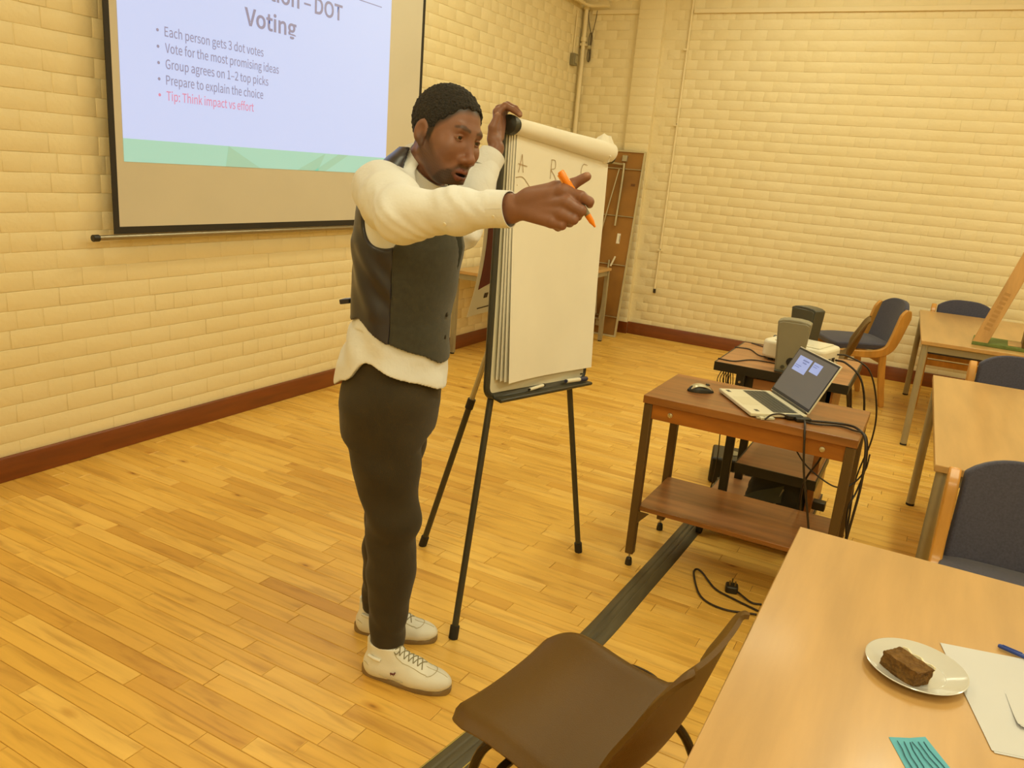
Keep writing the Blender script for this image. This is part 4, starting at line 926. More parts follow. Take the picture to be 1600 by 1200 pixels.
def surface_nets(fn, lo, hi, h):
    lo = np.array(lo, float); n = np.ceil((np.array(hi)-lo)/h/8).astype(int)*8
    nb = n//8; ax = [lo[i]+h*(np.arange(nb[i])*8+3.5) for i in range(3)]
    G = np.stack(np.meshgrid(*ax, indexing='ij'), -1).reshape(-1, 3).astype(np.float32)
    dc = fn(G); act = np.abs(dc) < h*8*1.35+.012
    D = np.repeat(np.repeat(np.repeat(dc.reshape(nb).astype(np.float32), 8, 0), 8, 1), 8, 2)
    bi = np.argwhere(act.reshape(nb)); off = np.stack(np.meshgrid(*[np.arange(8)]*3, indexing='ij'), -1).reshape(-1, 3)
    for c0 in range(0, len(bi), 1500):
        idx = (bi[c0:c0+1500, None, :]*8+off[None]).reshape(-1, 3)
        D[idx[:, 0], idx[:, 1], idx[:, 2]] = fn((lo+idx*h).astype(np.float32))
    s = (D < 0).astype(np.uint8)
    c = np.zeros(np.array(s.shape)-1, np.uint8)
    for dx in (0, 1):
        for dy in (0, 1):
            for dz in (0, 1): c += s[dx:s.shape[0]-1+dx, dy:s.shape[1]-1+dy, dz:s.shape[2]-1+dz]
    cells = np.argwhere((c > 0) & (c < 8)); vid = np.full(c.shape, -1, np.int32); vid[cells[:, 0], cells[:, 1], cells[:, 2]] = np.arange(len(cells))
    cor = np.array([(i, j, k) for i in (0, 1) for j in (0, 1) for k in (0, 1)])
    val = np.stack([D[cells[:, 0]+o[0], cells[:, 1]+o[1], cells[:, 2]+o[2]] for o in cor], 1)
    acc = np.zeros((len(cells), 3)); cnt = np.zeros(len(cells))
    for a in range(8):
        for b in range(a+1, 8):
            if np.abs(cor[a]-cor[b]).sum() == 1:
                va, vb = val[:, a], val[:, b]; m = (va < 0) != (vb < 0); t = np.where(m, va/(va-vb+1e-20), 0)
                acc += np.where(m[:, None], cor[a]+t[:, None]*(cor[b]-cor[a]), 0); cnt += m
    V = lo+(cells+acc/np.maximum(cnt, 1)[:, None])*h
    F = []
    for ax_ in range(3):
        o = [0, 0, 0]; o[ax_] = 1; u, v = [(1, 2), (2, 0), (0, 1)][ax_]
        A = s[:s.shape[0]-o[0], :s.shape[1]-o[1], :s.shape[2]-o[2]]; B_ = s[o[0]:, o[1]:, o[2]:]
        e = np.argwhere(A != B_); e = e[(e[:, u] > 0) & (e[:, v] > 0) & (e[:, u] < c.shape[u]) & (e[:, v] < c.shape[v])]
        if not len(e): continue
        du = np.zeros(3, int); du[u] = 1; dv = np.zeros(3, int); dv[v] = 1
        q = np.stack([vid[tuple((e-x).T)] for x in (du+dv, dv, 0*du, du)], 1)
        flip = A[tuple(e.T)] == 0; q[flip] = q[flip][:, ::-1]; F.append(q[(q >= 0).all(1)])
    return V, np.concatenate(F)
def np_mesh(name, V, F):
    me = bpy.data.meshes.new(name); me.vertices.add(len(V)); me.vertices.foreach_set('co', V.astype(np.float32).ravel())
    me.loops.add(F.size); me.loops.foreach_set('vertex_index', F.ravel().astype(np.int32)); me.polygons.add(len(F))
    me.polygons.foreach_set('loop_start', np.arange(len(F), dtype=np.int32)*4)
    me.polygons.foreach_set('use_smooth', np.ones(len(F), bool)); me.update(calc_edges=True); me.validate(); return me
def smooth_v(V, F, it=2, lam=.5):
    for _ in range(it):
        acc = np.zeros_like(V); cnt = np.zeros(len(V))
        for a in range(4):
            for b in ((a+1) % 4,):
                np.add.at(acc, F[:, a], V[F[:, b]]); np.add.at(cnt, F[:, a], 1); np.add.at(acc, F[:, b], V[F[:, a]]); np.add.at(cnt, F[:, b], 1)
        V = V+lam*(acc/np.maximum(cnt, 1)[:, None]-V)
    return V
def set_colors(me, name, C):
    at = me.color_attributes.new(name, 'FLOAT_COLOR', 'POINT'); at.data.foreach_set('color', np.concatenate([C, np.ones((len(C), 1))], 1).astype(np.float32).ravel())

BASE = Vector((-1.33, 1.9, 0))
P0 = n3((-1.3, 1.9, 0)); FV = n3((.97, .2431, 0)); SV = n3((.2431, -.97, 0))
FS = lambda f, s, z: tuple(P0+FV*f+SV*s+n3((0, 0, z)))
def fsz(p): q = p-P0; return q @ FV, q @ SV, p[:, 2]
def zloft(p, st):
    f, s, z = fsz(p); st = np.array(st); zz = st[:, 0]
    cf, cs, rf, rs = [np.interp(z, zz, st[:, i]) for i in (1, 2, 3, 4)]
    d = (np.sqrt(((f-cf)/rf)**2+((s-cs)/rs)**2)-1)*np.minimum(rf, rs)
    return np.maximum(d, np.maximum(z-zz[-1], zz[0]-z))
def wob(p, k, a, ph=0.):
    return a*(np.sin(p[:, 0]*k+1.7*np.sin(p[:, 2]*k*.6+ph))*np.sin(p[:, 1]*k*.9+p[:, 2]*k*.7+ph*2)+.5*np.sin(p[:, 2]*k*1.9+p[:, 0]*k*1.1+ph))

# joints
shR, elR, wrR = (-1.322, 1.712, 1.508), (-1.095, 1.504, 1.474), (-.8069, 1.4879, 1.5111)
shL, elL, wrL = (-1.405, 2.045, 1.525), (-1.275, 2.035, 1.405), (-1.2725, 2.2164, 1.643)
# head frame (columns: his left, forward, up)
def head_rot(a, b, c):
    f = np.array([math.cos(a)*math.cos(b), math.sin(a)*math.cos(b), -math.sin(b)]); l = np.array([-math.sin(a), math.cos(a), 0]); u = np.cross(f, l)
    if u[2] < 0: u = -u
    return np.array([math.cos(c)*l+math.sin(c)*u, f, -math.sin(c)*l+math.cos(c)*u]).T
HR = head_rot(math.radians(-13), math.radians(11), math.radians(-9)); HC = np.array([-1.234, 1.871, 1.655]); HS = 1.05
h2w = lambda q: tuple(HC+HR @ (np.array(q)*HS))
w2h = lambda p: ((p-n3(HC)) @ n3(HR))/HS
def head_sdf(q):
    d = ell(q, (0, -.012, .036), (.0735, .0965, .086))
    d = sm(d, ell(q, (0, .028, -.034), (.0605, .064, .080)), .035)
    for s in (-1, 1):
        d = sm(d, cap(q, (s*.053, -.004, -.050), (s*.020, .060, -.098), .017, .016), .028)
        d = sm(d, ell(q, (s*.041, .056, -.020), (.024, .026, .024)), .022)
    d = sm(d, ell(q, (0, .066, -.096), (.026, .021, .019)), .022)
    d = sm(d, cap(q, (-.034, .0765, .030), (.034, .0765, .030), .0092), .018)
    for s in (-1, 1): d = smx(d, -ell(q, (s*.0320, .0965, .010), (.0185, .0180, .0135)), .012)
    n = sm(cap(q, (0, .083, .018), (0, .1045, -.030), .0075, .0105), ell(q, (0, .1055, -.034), (.0135, .0125, .0105)), .008)
    for s in (-1, 1): n = sm(n, ell(q, (s*.0155, .0955, -.0385), (.0095, .0115, .0085)), .006)
    d = sm(d, n, .012)
    for s in (-1, 1): d = smx(d, -ell(q, (s*.0075, .1035, -.0465), (.0042, .0058, .0038)), .003)
    # muzzle and lips, slightly parted
    d = sm(d, ell(q, (0, .070, -.068), (.031, .0235, .026)), .015)
    up = chain(q, [(-.025, .0795, -.0705), (-.012, .0915, -.0655), (0, .0945, -.0668), (.012, .0915, -.0655), (.025, .0795, -.0705)], [.0035, .0058, .0058, .0058, .0035], .004)
    lo = chain(q, [(-.024, .079, -.0745), (-.010, .0895, -.0820), (0, .0915, -.0830), (.010, .0895, -.0820), (.024, .079, -.0745)], [.0032, .0062, .0068, .0062, .0032], .004)
    d = sm(d, sm(up, lo, .002), .005)
    d = smx(d, -ell(q, (0, .0945, -.0742), (.019, .013, .0026)), .003)
    # eyelids
    for s in (-1, 1):
        c = np.array([s*.0318, .0702, .0105]); R_ = .0134
        for sg, el_, r in ((1, .46, .0023), (-1, .47, .0019)):
            pts = []
            for k in range(9):
                a = math.radians(-66+132*k/8); el = el_*math.cos(a*1.34)*sg if abs(a*1.34) < math.pi/2 else 0
                pts.append(tuple(c+R_*np.array([math.sin(a), math.cos(a)*math.cos(el), math.sin(el)])))
            d = sm(d, chain(q, pts, [r*.9]+[r]*7+[r*.9], .0012), .0028)
    # ears
    for s in (-1, 1):
        E = np.array([[math.cos(s*.35), -math.sin(s*.35), 0], [math.sin(s*.35), math.cos(s*.35), 0], [0, 0, 1]])
        e = ell(q, (s*.0765, -.012, -.004), (.0080, .0190, .0300), E)
        e = smx(e, -ell(q, (s*.0850, -.007, -.003), (.0085, .0110, .0205), E), .003)
        e = sm(e, ell(q, (s*.0745, -.003, -.032), (.006, .008, .010)), .006)
        d = sm(d, e, .006)
    return d*HS
NB = FS(-.020, 0, 1.555)
def neck_sdf(p): return cap(p, h2w((0, -.028, -.055)), NB, .058, .066)
RH = dict(index=[(-.6904, 1.481, 1.5565), (-.6511, 1.4822, 1.5503), (-.6365, 1.4927, 1.5411), (-.6406, 1.5048, 1.5351)], middle=[(-.6746, 1.4705, 1.5352), (-.6452, 1.4762, 1.5231), (-.662, 1.4984, 1.5098), (-.6936, 1.5052, 1.5091)],
          ring=[(-.6814, 1.4661, 1.5134), (-.657, 1.4701, 1.5045), (-.6751, 1.4931, 1.4959), (-.7027, 1.4966, 1.4967)], pinky=[(-.7007, 1.4625, 1.4964), (-.6791, 1.4662, 1.491), (-.6958, 1.4848, 1.4849), (-.7173, 1.4924, 1.4889)],
          thumb=[(-.768, 1.4905, 1.5399), (-.7142, 1.4977, 1.5602), (-.6829, 1.5031, 1.5702), (-.6548, 1.5094, 1.5886)])
LH = dict(index=[(-1.3034, 2.2578, 1.7525), (-1.2935, 2.2862, 1.7738), (-1.2625, 2.2862, 1.7629), (-1.2365, 2.283, 1.7487)], middle=[(-1.3156, 2.2897, 1.7626), (-1.3002, 2.3138, 1.7791), (-1.2711, 2.3134, 1.7698), (-1.2500, 2.3068, 1.7547)],
          ring=[(-1.3246, 2.3215, 1.7672), (-1.3114, 2.3426, 1.7776), (-1.2842, 2.3418, 1.770), (-1.2650, 2.3346, 1.7565)], pinky=[(-1.3301, 2.3479, 1.7675), (-1.3169, 2.3618, 1.7734), (-1.2997, 2.3621, 1.7673), (-1.2832, 2.3554, 1.7557)],
          thumb=[(-1.2842, 2.2051, 1.6697), (-1.2841, 2.2019, 1.7034), (-1.2778, 2.2147, 1.7404)])
FR_ = dict(index=[.0125, .0105, .0092, .0078], middle=[.0128, .0106, .0092, .008], ring=[.012, .010, .0088, .0076], pinky=[.0112, .0092, .008, .007], thumb=[.017, .0135, .0112, .0090])
def hand_sdf(p, H, wrist, fore, palm_w, wide, thumb_r):
    d = None
    w = n3(wrist)
    for nm in ('index', 'middle', 'ring', 'pinky'):
        m = n3(H[nm][0]); st = w+(m-w)*.28
        e = sm(cap(p, st, m, .0165, .0135), chain(p, H[nm], FR_[nm], .004), .007); d = e if d is None else sm(d, e, .0055)
    d = sm(d, chain(p, H['thumb'], thumb_r, .006), .014)
    d = sm(d, ecap(p, fore, wrist, (.028, .036), (.0235, .0315), wide), .018)
    return d
RFORE = tuple(n3(wrR)+(n3(elR)-n3(wrR))*.45); LFORE = tuple(n3(wrL)+(n3(elL)-n3(wrL))*.45)
def rhand(p):
    d = hand_sdf(p, RH, wrR, RFORE, .04, (0, -.1, 1), [.0185, .0150, .0115, .0092])
    return sm(d, cap(p, (-.775, 1.490, 1.532), (-.722, 1.484, 1.545), .020, .017), .012)
def lhand(p): return hand_sdf(p, LH, wrL, LFORE, .04, (-.3, .8, 0), [.0165, .0125, .0092])
TORSO = [(.80, -.09, 0, .120, .150), (.92, -.09, 0, .125, .160), (1.10, -.07, 0, .105, .140), (1.30, -.06, 0, .115, .160), (1.45, -.065, 0, .100, .150), (1.52, -.06, 0, .06, .09)]
def torso_body(p):
    d = sm(zloft(p, TORSO), neck_sdf(p), .05)
    d = sm(d, chain(p, [shR, elR, RFORE], [.055, .043, .032], .02), .05); d = sm(d, chain(p, [shL, elL, LFORE], [.055, .043, .032], .02), .05)
    for s, k_, a_ in ((.085, (-.03, .09, .52), (-.035, .09, .05)), (-.085, (-.115, -.09, .50), (-.15, -.10, .055))):
        d = sm(d, chain(p, [FS(-.09, s, .88), FS(*k_), FS(*a_)], [.082, .055, .036], .02), .04)
    return d
parts = [surface_nets(torso_body, (-1.62, 1.40, 0.02), (-.85, 2.32, 1.58), .008)]
nr = NB
def head_neck(p): return np.maximum(sm(head_sdf(w2h(p)), neck_sdf(p), .022), (NB[2]-.02)-p[:, 2])
parts.append(surface_nets(head_neck, (-1.41, 1.72, 1.52), (-1.08, 2.02, 1.81), .0021))
parts.append(surface_nets(lambda p: np.maximum(rhand(p), -.87-p[:, 0]), (-.885, 1.42, 1.45), (-.61, 1.55, 1.62), .0020))
parts.append(surface_nets(lambda p: np.maximum(lhand(p), 1.60-p[:, 2]), (-1.36, 2.13, 1.585), (-1.21, 2.39, 1.81), .0022))
Vs, Fs, o = [], [], 0
for i, (V, F) in enumerate(parts):
    V = smooth_v(V, F, 2 if i else 1, .5); Vs.append(V); Fs.append(F+o); o += len(V)
V = np.concatenate(Vs); F = np.concatenate(Fs)
# skin colouring that belongs to the skin: beard, brows, lips, nails
q = w2h(V.astype(np.float32)); near = np.linalg.norm(q, axis=1) < .19
sk = np.array(lin('855a45')); C = np.tile(sk, (len(V), 1))
def blend(mask, col): C[:] = C*(1-mask[:, None])+np.array(col)*mask[:, None]
def band(x, a, b): return np.clip((x-a)/(b-a), 0, 1)
blend(.30*near*np.clip(1-np.linalg.norm(q-n3((0, .10, -.03)), axis=1)/.05, 0, 1), lin('8d5030'))
lips = np.minimum(chain(q, [(-.023, .081, -.070), (-.011, .0925, -.0655), (0, .0955, -.0668), (.011, .0925, -.0655), (.023, .081, -.070)], [.004]*5), chain(q, [(-.022, .081, -.0755), (-.010, .0905, -.082), (.010, .0905, -.082), (.022, .081, -.0755)], [.005]*4))
beard = np.clip(1-ell(q, (0, .062, -.094), (.040, .040, .030))/.012, 0, 1)
jaw = np.maximum(np.clip(1-cap(q, (-.066, .0, -.03), (-.022, .062, -.104), .016, .022)/.016, 0, 1), np.clip(1-cap(q, (.066, .0, -.03), (.022, .062, -.104), .016, .022)/.016, 0, 1))
mous = np.clip(1-chain(q, [(-.031, .075, -.072), (-.014, .092, -.0565), (.014, .092, -.0565), (.031, .075, -.072)], [.003, .0035, .0035, .003])/.006, 0, 1)
gnz = .5+.5*np.sin(q[:, 0]*900)*np.sin(q[:, 2]*850+q[:, 1]*700)
dark = lin('1d140e')
blend(near*np.clip(beard*.95+jaw*.62+mous*.8, 0, .93)*(.8+.2*gnz), dark)
blend(near*np.clip(1-lips/.003, 0, 1)*.8, lin('7a4238'))
blend(near*np.clip(1-ell(q, (0, .090, -.0742), (.019, .012, .0035))/.002, 0, 1), lin('2a100c'))
for s in (-1, 1):
    br = chain(q, [(s*.014, .092, .0320), (s*.032, .088, .0370), (s*.050, .071, .0335)], [.0022, .0030, .0016])
    blend(near*np.clip(1-br/.004, 0, 1)*.7, dark)
def hairline(y): return np.interp(y, [-.12, -.06, -.03, -.006, .014, .024, .050, .062, .072, .12], [-.052, -.040, -.016, .000, -.012, .022, .050, .075, .082, .085])
hl = q[:, 2]-hairline(q[:, 1]); blend(near*(q[:, 1] < .095)*(np.abs(q[:, 0]) < .0735)*np.clip((hl+.016)/.018, 0, 1)*.92, lin('17120e'))
for H, tips in ((RH, 'x'), (LH, 'x')):
    for nm, pts in H.items():
        t = n3(pts[-1]); e = t-n3(pts[-2]); e = e/np.linalg.norm(e)
        dn_ = np.linalg.norm(V-(t+e*.003+n3((-.0, -.006, .004))), axis=1); blend(np.clip(1.6-dn_/.0055, 0, 1)*.55, lin('b98a6a'))
me = np_mesh('person', V-np.array(BASE), F); set_colors(me, 'skin', C)
def attr_mat(name, attr, rough, bump=0., bscale=300., sss=0., sheen=0.):
    m = bpy.data.materials.new(name); m.use_nodes = True; nt = m.node_tree; b = nt.nodes['Principled BSDF']
    a = nt.nodes.new('ShaderNodeAttribute'); a.attribute_name = attr
    tc = nt.nodes.new('ShaderNodeTexCoord'); n = nt.nodes.new('ShaderNodeTexNoise'); n.inputs['Scale'].default_value = 26; n.inputs['Detail'].default_value = 5; nt.links.new(tc.outputs['Object'], n.inputs['Vector'])
    mr = nt.nodes.new('ShaderNodeMapRange'); mr.inputs[3].default_value = .84; mr.inputs[4].default_value = 1.14; nt.links.new(n.outputs['Fac'], mr.inputs[0])
    mx = nt.nodes.new('ShaderNodeMix'); mx.data_type = 'RGBA'; mx.blend_type = 'MULTIPLY'; mx.inputs[0].default_value = 1
    nt.links.new(a.outputs['Color'], mx.inputs[6]); nt.links.new(mr.outputs[0], mx.inputs[7]); nt.links.new(mx.outputs[2], b.inputs['Base Color'])
    b.inputs['Roughness'].default_value = rough
    if sss: b.inputs['Subsurface Weight'].default_value = sss; b.inputs['Subsurface Radius'].default_value = (.01, .004, .002); b.inputs['Subsurface Scale'].default_value = .3
    if bump:
        n2 = nt.nodes.new('ShaderNodeTexNoise'); n2.inputs['Scale'].default_value = bscale; nt.links.new(tc.outputs['Object'], n2.inputs['Vector'])
        bp = nt.nodes.new('ShaderNodeBump'); bp.inputs['Strength'].default_value = bump; bp.inputs['Distance'].default_value = .002; nt.links.new(n2.outputs['Fac'], bp.inputs['Height']); nt.links.new(bp.outputs[0], b.inputs['Normal'])
    return m
SKIN = attr_mat('brown_skin', 'skin', .46, .12, 420)
man = link('person', me, SKIN, loc=BASE)
tag(man, 'man in white shirt, dark waistcoat and black trousers pointing with an orange marker', 'person')
def cloth(name, fn, lo, hi, h, m, it=2, parent=None):
    V, F = surface_nets(fn, lo, hi, h); V = smooth_v(V, F, it, .5)
    return link(name, np_mesh(name, V-np.array(BASE), F), m, parent or man)
def pm(mb, name, m, parent=None, bevel=0, smooth=50):
    o = mb.build(name, m, parent or man, bevel, smooth); o.data.transform(Matrix.Translation(-BASE)); return o

# hair
HAIRM = mat('black_hair', '2b2620', .75, .3, 90, bump=1.0, bscale=260)
def hair_sdf(p):
    q = w2h(p); d = ell(q, (0, -.014, .040), (.0775, .1015, .0905))
    d = d+.0022*np.sin(q[:, 0]*330+2*np.sin(q[:, 2]*170))*np.sin(q[:, 1]*310+q[:, 2]*120)*np.sin(q[:, 2]*290+q[:, 0]*90)-.0012*np.sin(q[:, 1]*520)*np.sin(q[:, 0]*470+q[:, 2]*430)
    edge = .0035*np.sin(q[:, 1]*260+q[:, 0]*190)
    return smx(d*HS, (hairline(q[:, 1])+.004+edge-q[:, 2])*HS*.8, .006)
cloth('hair', hair_sdf, (-1.42, 1.74, 1.58), (-1.08, 2.0, 1.83), .0024, HAIRM, 0)
# eyes
EYEW = mat('eye_white', 'c2b39c', .2); IRIS = mat('dark_brown_iris', '20120b', .15)
for s in (-1, 1):
    c = np.array([s*.0318, .0702, .0105]); M_ = Matrix.Translation(Vector(h2w(c)))
    prof = [(.0126*HS*math.sin(math.pi*k/14), -.0126*HS*math.cos(math.pi*k/14)) for k in range(15)]
    e = pm(MB().lathe(prof, 20, M=M_, cap=False), 'eye', EYEW)
    look = Vector(HR @ np.array([-.05, .99, -.02])).normalized(); R_ = look.to_track_quat('Z', 'Y').to_matrix().to_4x4()
    pr_ = [(.0064*HS*k/5, math.sqrt(.01285**2-(.0064*k/5)**2)*HS) for k in range(6)]
    i_ = MB().lathe([(max(r, .0003), z) for r, z in pr_], 18, M=M_ @ R_, cap=False).build('iris', IRIS, e, smooth=60); i_.data.transform(Matrix.Translation(-BASE))
# shirt
SHIRT = mat('white_cotton_shirt', 'e8e9ea', .8, .03, 5, bump=.38, bscale=22)
SLO = [(.86, -.085, 0, .168, .185), (.93, -.088, 0, .168, .185), (1.00, -.085, 0, .158, .180), (1.08, -.075, 0, .142, .172), (1.15, -.066, 0, .127, .160), (1.30, -.055, 0, .138, .170), (1.42, -.058, 0, .130, .172), (1.49, -.060, 0, .115, .166), (1.54, -.055, 0, .095, .142), (1.585, -.040, 0, .072, .10), (1.615, -.03, 0, .05, .06)]
def hem(f): return np.interp(f, [-.30, -.22, -.19, -.165, -.145, -.125, -.112, -.098, -.08, -.06, -.03, .0, .04, .08, .12], [.928, .938, .960, .968, .982, 1.010, 1.026, 1.033, 1.030, 1.021, 1.006, .993, .974, .948, .932])
def shirt_sdf(p):
    f, s, z = fsz(p)
    d = zloft(p, SLO)
    d = d+np.where(z < 1.12, wob(p, 36, .0030, .4)+.004*np.sin(f*60+z*25), 0)
    # right sleeve: loose at the elbow, narrow at the cuff
    w = n3(wrR)+(n3(wrR)-n3(elR))/np.linalg.norm(n3(wrR)-n3(elR))*(-.014)
    mid = n3(elR)*.45+w*.55
    slR = chain(p, [shR, tuple(n3(shR)*.5+n3(elR)*.5+n3((0, 0, -.004))), tuple(n3(elR)+n3((0, 0, -.006))), tuple(mid), tuple(w)], [.076, .072, .060, .046, .034], .03)
    fo = n3(w)-n3(elR); t = ((p-n3(elR)) @ fo)/float(fo @ fo)
    fold = .0013*np.sin(t*30+p[:, 2]*95+2.6*np.sin(p[:, 2]*43+t*5))*np.clip(1.15-np.abs(t-.35)*1.25, 0, 1)+wob(p, 46, .0014, 1.1)
    slR = np.maximum(slR+fold, (t-1)*np.linalg.norm(fo))
    wl_ = n3((-1.2785, 2.185, 1.600))
    slL = chain(p, [shL, elL, tuple(n3(elL)*.45+wl_*.55), tuple(wl_)], [.074, .062, .052, .040], .03)
    fo = wl_-n3(elL); t = ((p-n3(elL)) @ fo)/float(fo @ fo)
    slL = np.maximum(slL+wob(p, 60, .0035, 2.2)*np.clip(1.2-t, 0, 1), (t-1)*np.linalg.norm(fo))
    sh = sm(sm(d, slR, .035), slL, .035)
    # neck opening and tails
    sh = smx(sh, -cap(p, NB, h2w((0, 0, -.12)), .060, .062), .006)
    return np.maximum(sh, (hem(f)-z)*.8)
shirt = cloth('shirt', shirt_sdf, (-1.66, 1.38, .90), (-.80, 2.26, 1.64), .0040, SHIRT, 2)
# cuffs
def cuff(c0, c1, r0, r1, nm):
    a, b = Vector(c0), Vector(c1); ax = (b-a).normalized(); rows = []
    up = Vector((0, 0, 1)) if abs(ax.z) < .8 else Vector((1, 0, 0)); e = ax.cross(up).normalized(); g = ax.cross(e)
    for i in range(7):
        f = i/6; c = a.lerp(b, f); r = r0+(r1-r0)*f
        rows.append([c+(e*math.cos(t)*.92+g*math.sin(t)*1.04)*(r+.0012*math.sin(3*t+i*.5)) for t in [2*math.pi*k/36 for k in range(37)]])
    return pm(MB().grid(rows, .0022), nm, SHIRT, shirt)
dR = (n3(wrR)-n3(elR)); dR = dR/np.linalg.norm(dR)
cf = cuff(n3(wrR)-dR*.062, n3(wrR)-dR*.004, .0365, .0350, 'cuff')
dL = n3((.0094, .0486, .0655)); dL = dL/np.linalg.norm(dL)
cuff(n3((-1.279, 2.180, 1.594))-dL*.03, n3((-1.279, 2.180, 1.594))+dL*.036, .043, .041, 'cuff')
for k in range(2):
    c = n3(wrR)-dR*(.022+.115*k)+n3((0.003, -.040+.0*k, -.013-.012*k)); pm(MB().lathe([(.0038, 0), (.0038, .0015), (.002, .002)], 12, M=Matrix.Translation(Vector(c)+Vector((0, -.004-.012*k, -.002))) @ Matrix.Rotation(math.radians(115), 4, 'X')), 'button', WHITEP, shirt)
# collar: a folded band round the neck, open at the front
nb, nt_ = np.array(NB), np.array(h2w((0, -.028, -.055))); nax = (nt_-nb)/np.linalg.norm(nt_-nb)
fF = np.array([.97, .24, 0]); fF = fF-nax*(fF @ nax); fF /= np.linalg.norm(fF); sS = np.cross(nax, fF)
rows = []
for k in range(41):
    a = math.radians(22+316*k/40); ca, sa = math.cos(a), math.sin(a); fr = (1+ca)/2      # a = 0 front
    base = nb+fF*(.012)
    top = base+nax*(.054-.028*fr**2)+(fF*ca*.066+sS*sa*.065); fold = base+nax*(.058-.030*fr**2)+(fF*ca*.072+sS*sa*.071); bot = base+nax*(.008-.040*fr**1.5)+(fF*ca*(.102+.010*fr)+sS*sa*(.101))
    rows.append([tuple(base+nax*.0+(fF*ca*.064+sS*sa*.062)), tuple(top), tuple(fold), tuple(fold*.5+bot*.5+(fF*ca+sS*sa)*.003), tuple(bot)])
pm(MB().grid(rows, .0018), 'collar', SHIRT, shirt, smooth=70)
# trousers
TROU = mat('black_trouser_cotton', '352a10', .85, .15, 10, bump=.15, bscale=500, sheen=.1)
TL = [(.80, -.09, 0, .140, .160), (.88, -.088, 0, .150, .170), (.96, -.082, 0, .140, .165), (1.04, -.076, 0, .125, .155)]
def trouser(p):
    f, s, z = fsz(p)
    d = zloft(p, TL)
    ln = [None, None]
    for i, (sg, pts, rs) in enumerate(((1, [FS(-.078, .085, .88), FS(-.058, .088, .72), FS(-.028, .090, .54), FS(-.025, .09, .36), FS(-.030, .09, .06)], [.112, .100, .080, .072, .050]),
                                       (-1, [FS(-.10, -.085, .88), FS(-.105, -.088, .72), FS(-.112, -.090, .52), FS(-.128, -.093, .34), FS(-.150, -.10, .07)], [.110, .096, .076, .066, .050]))):
        ln[i] = chain(p, pts, rs, .02)
    legs = np.minimum(ln[0], ln[1])
    fz = np.clip((.75-z)/.2, 0, 1)
    d = sm(d, legs, .05)
    d = d+.0042*np.sin(z*38+f*26+s*20)*np.exp(-((z-.52)/.13)**2)+.0036*np.sin(z*62+f*45+s*30)*np.exp(-((z-.16)/.10)**2)+wob(p, 26, .0022, .7)
    b = np.where(s > 0, .085, .105)
    return np.maximum(d, b-.012*np.clip(-f, -.1, .1)*4-z)
tro = cloth('trousers', trouser, (-1.68, 1.62, .05), (-1.08, 2.2, 1.06), .0048, TROU, 2)
pm(MB().lathe([(.005, 0), (.0045, .002), (.002, .003)], 10, M=Matrix.Translation(Vector(FS(-.005, .165, .905))) @ Matrix.Rotation(math.radians(105), 4, 'X')), 'rivet', STEEL, tro)
# waistcoat: satin back, wool front
def vest_core(p):
    f, s, z = fsz(p)
    st = [(.98, -.070, 0, .153, .190), (1.08, -.068, 0, .1465, .181), (1.15, -.063, 0, .140, .173), (1.25, -.056, 0, .149, .179), (1.36, -.052, 0, .158, .184), (1.44, -.055, 0, .146, .179), (1.50, -.058, 0, .127, .172), (1.55, -.053, 0, .105, .148), (1.595, -.040, 0, .080, .106), (1.625, -.03, 0, .056, .066)]
    d = zloft(p, st)+wob(p, 30, .0016, .2)
    d = np.maximum(d, (np.interp(f, [-.25, -.2, -.138, -.092, -.015, .05, .08, .1], [1.125, 1.135, 1.145, 1.12, 1.088, 1.058, 1.025, 1.03])-z)*.9)
    for sh_ in (shR, shL):
        sg = 1 if sh_ is shR else -1
        c = n3(FS(-.062, sg*.222, 1.475)); d = smx(d, -cap(p, c, c+SV*(-sg)*.02+n3((0, 0, -.045)), .098, .080), .006)
    # V opening at the front and the neck
    v = np.abs(s)*.9-(z-1.30)*.26; d = np.maximum(d, np.where(f > -.03, -np.maximum(v, -(f+.02))*1.0, -1))
    return smx(d, -cap(p, NB, h2w((0, 0, -.12)), .090, .094), .004)
def vfront(p): f, s, z = fsz(p); return np.maximum(vest_core(p), (-.03-f+.02*(z-1.2)))
def vback(p):
    f, s, z = fsz(p); return np.maximum(vest_core(p)+.0016+.0036*np.sin(z*44+f*58+s*20+2.4*np.sin(z*15+f*9))*np.clip((1.45-z)*4, 0, 1), (f+.0295-.02*(z-1.2)))
VF = mat('charcoal_wool', '3a382b', .85, .15, 60, bump=.2, bscale=600, sheen=.2); VB = mat('navy_satin', '302e36', .30, .1, 4, sheen=.0)
vf = cloth('waistcoat_front', vfront, (-1.66, 1.62, .96), (-1.10, 2.18, 1.66), .0038, VF, 1)
vb = cloth('waistcoat_back', vback, (-1.66, 1.62, .96), (-1.10, 2.18, 1.66), .0038, VB, 1)
bt = pm(MB().box(-.02, .012, -.018, .018, -.007, .007, M=Matrix.Translation(Vector(FS(-.222, .03, 1.175))) @ Matrix.Rotation(math.radians(14), 4, 'Z') @ Matrix.Rotation(math.radians(-12), 4, 'Y')), 'back_strap', VB, vb, bevel=.002)
for k in range(4): pm(MB().lathe([(.007, 0), (.007, .002), (.004, .0035)], 12, M=Matrix.Translation(Vector(FS(.083-.002*k, .012, 1.30-.066*k))) @ Matrix.Rotation(math.radians(14), 4, 'Z') @ Matrix.Rotation(math.radians(90), 4, 'Y')), 'button', BLACK, vf)
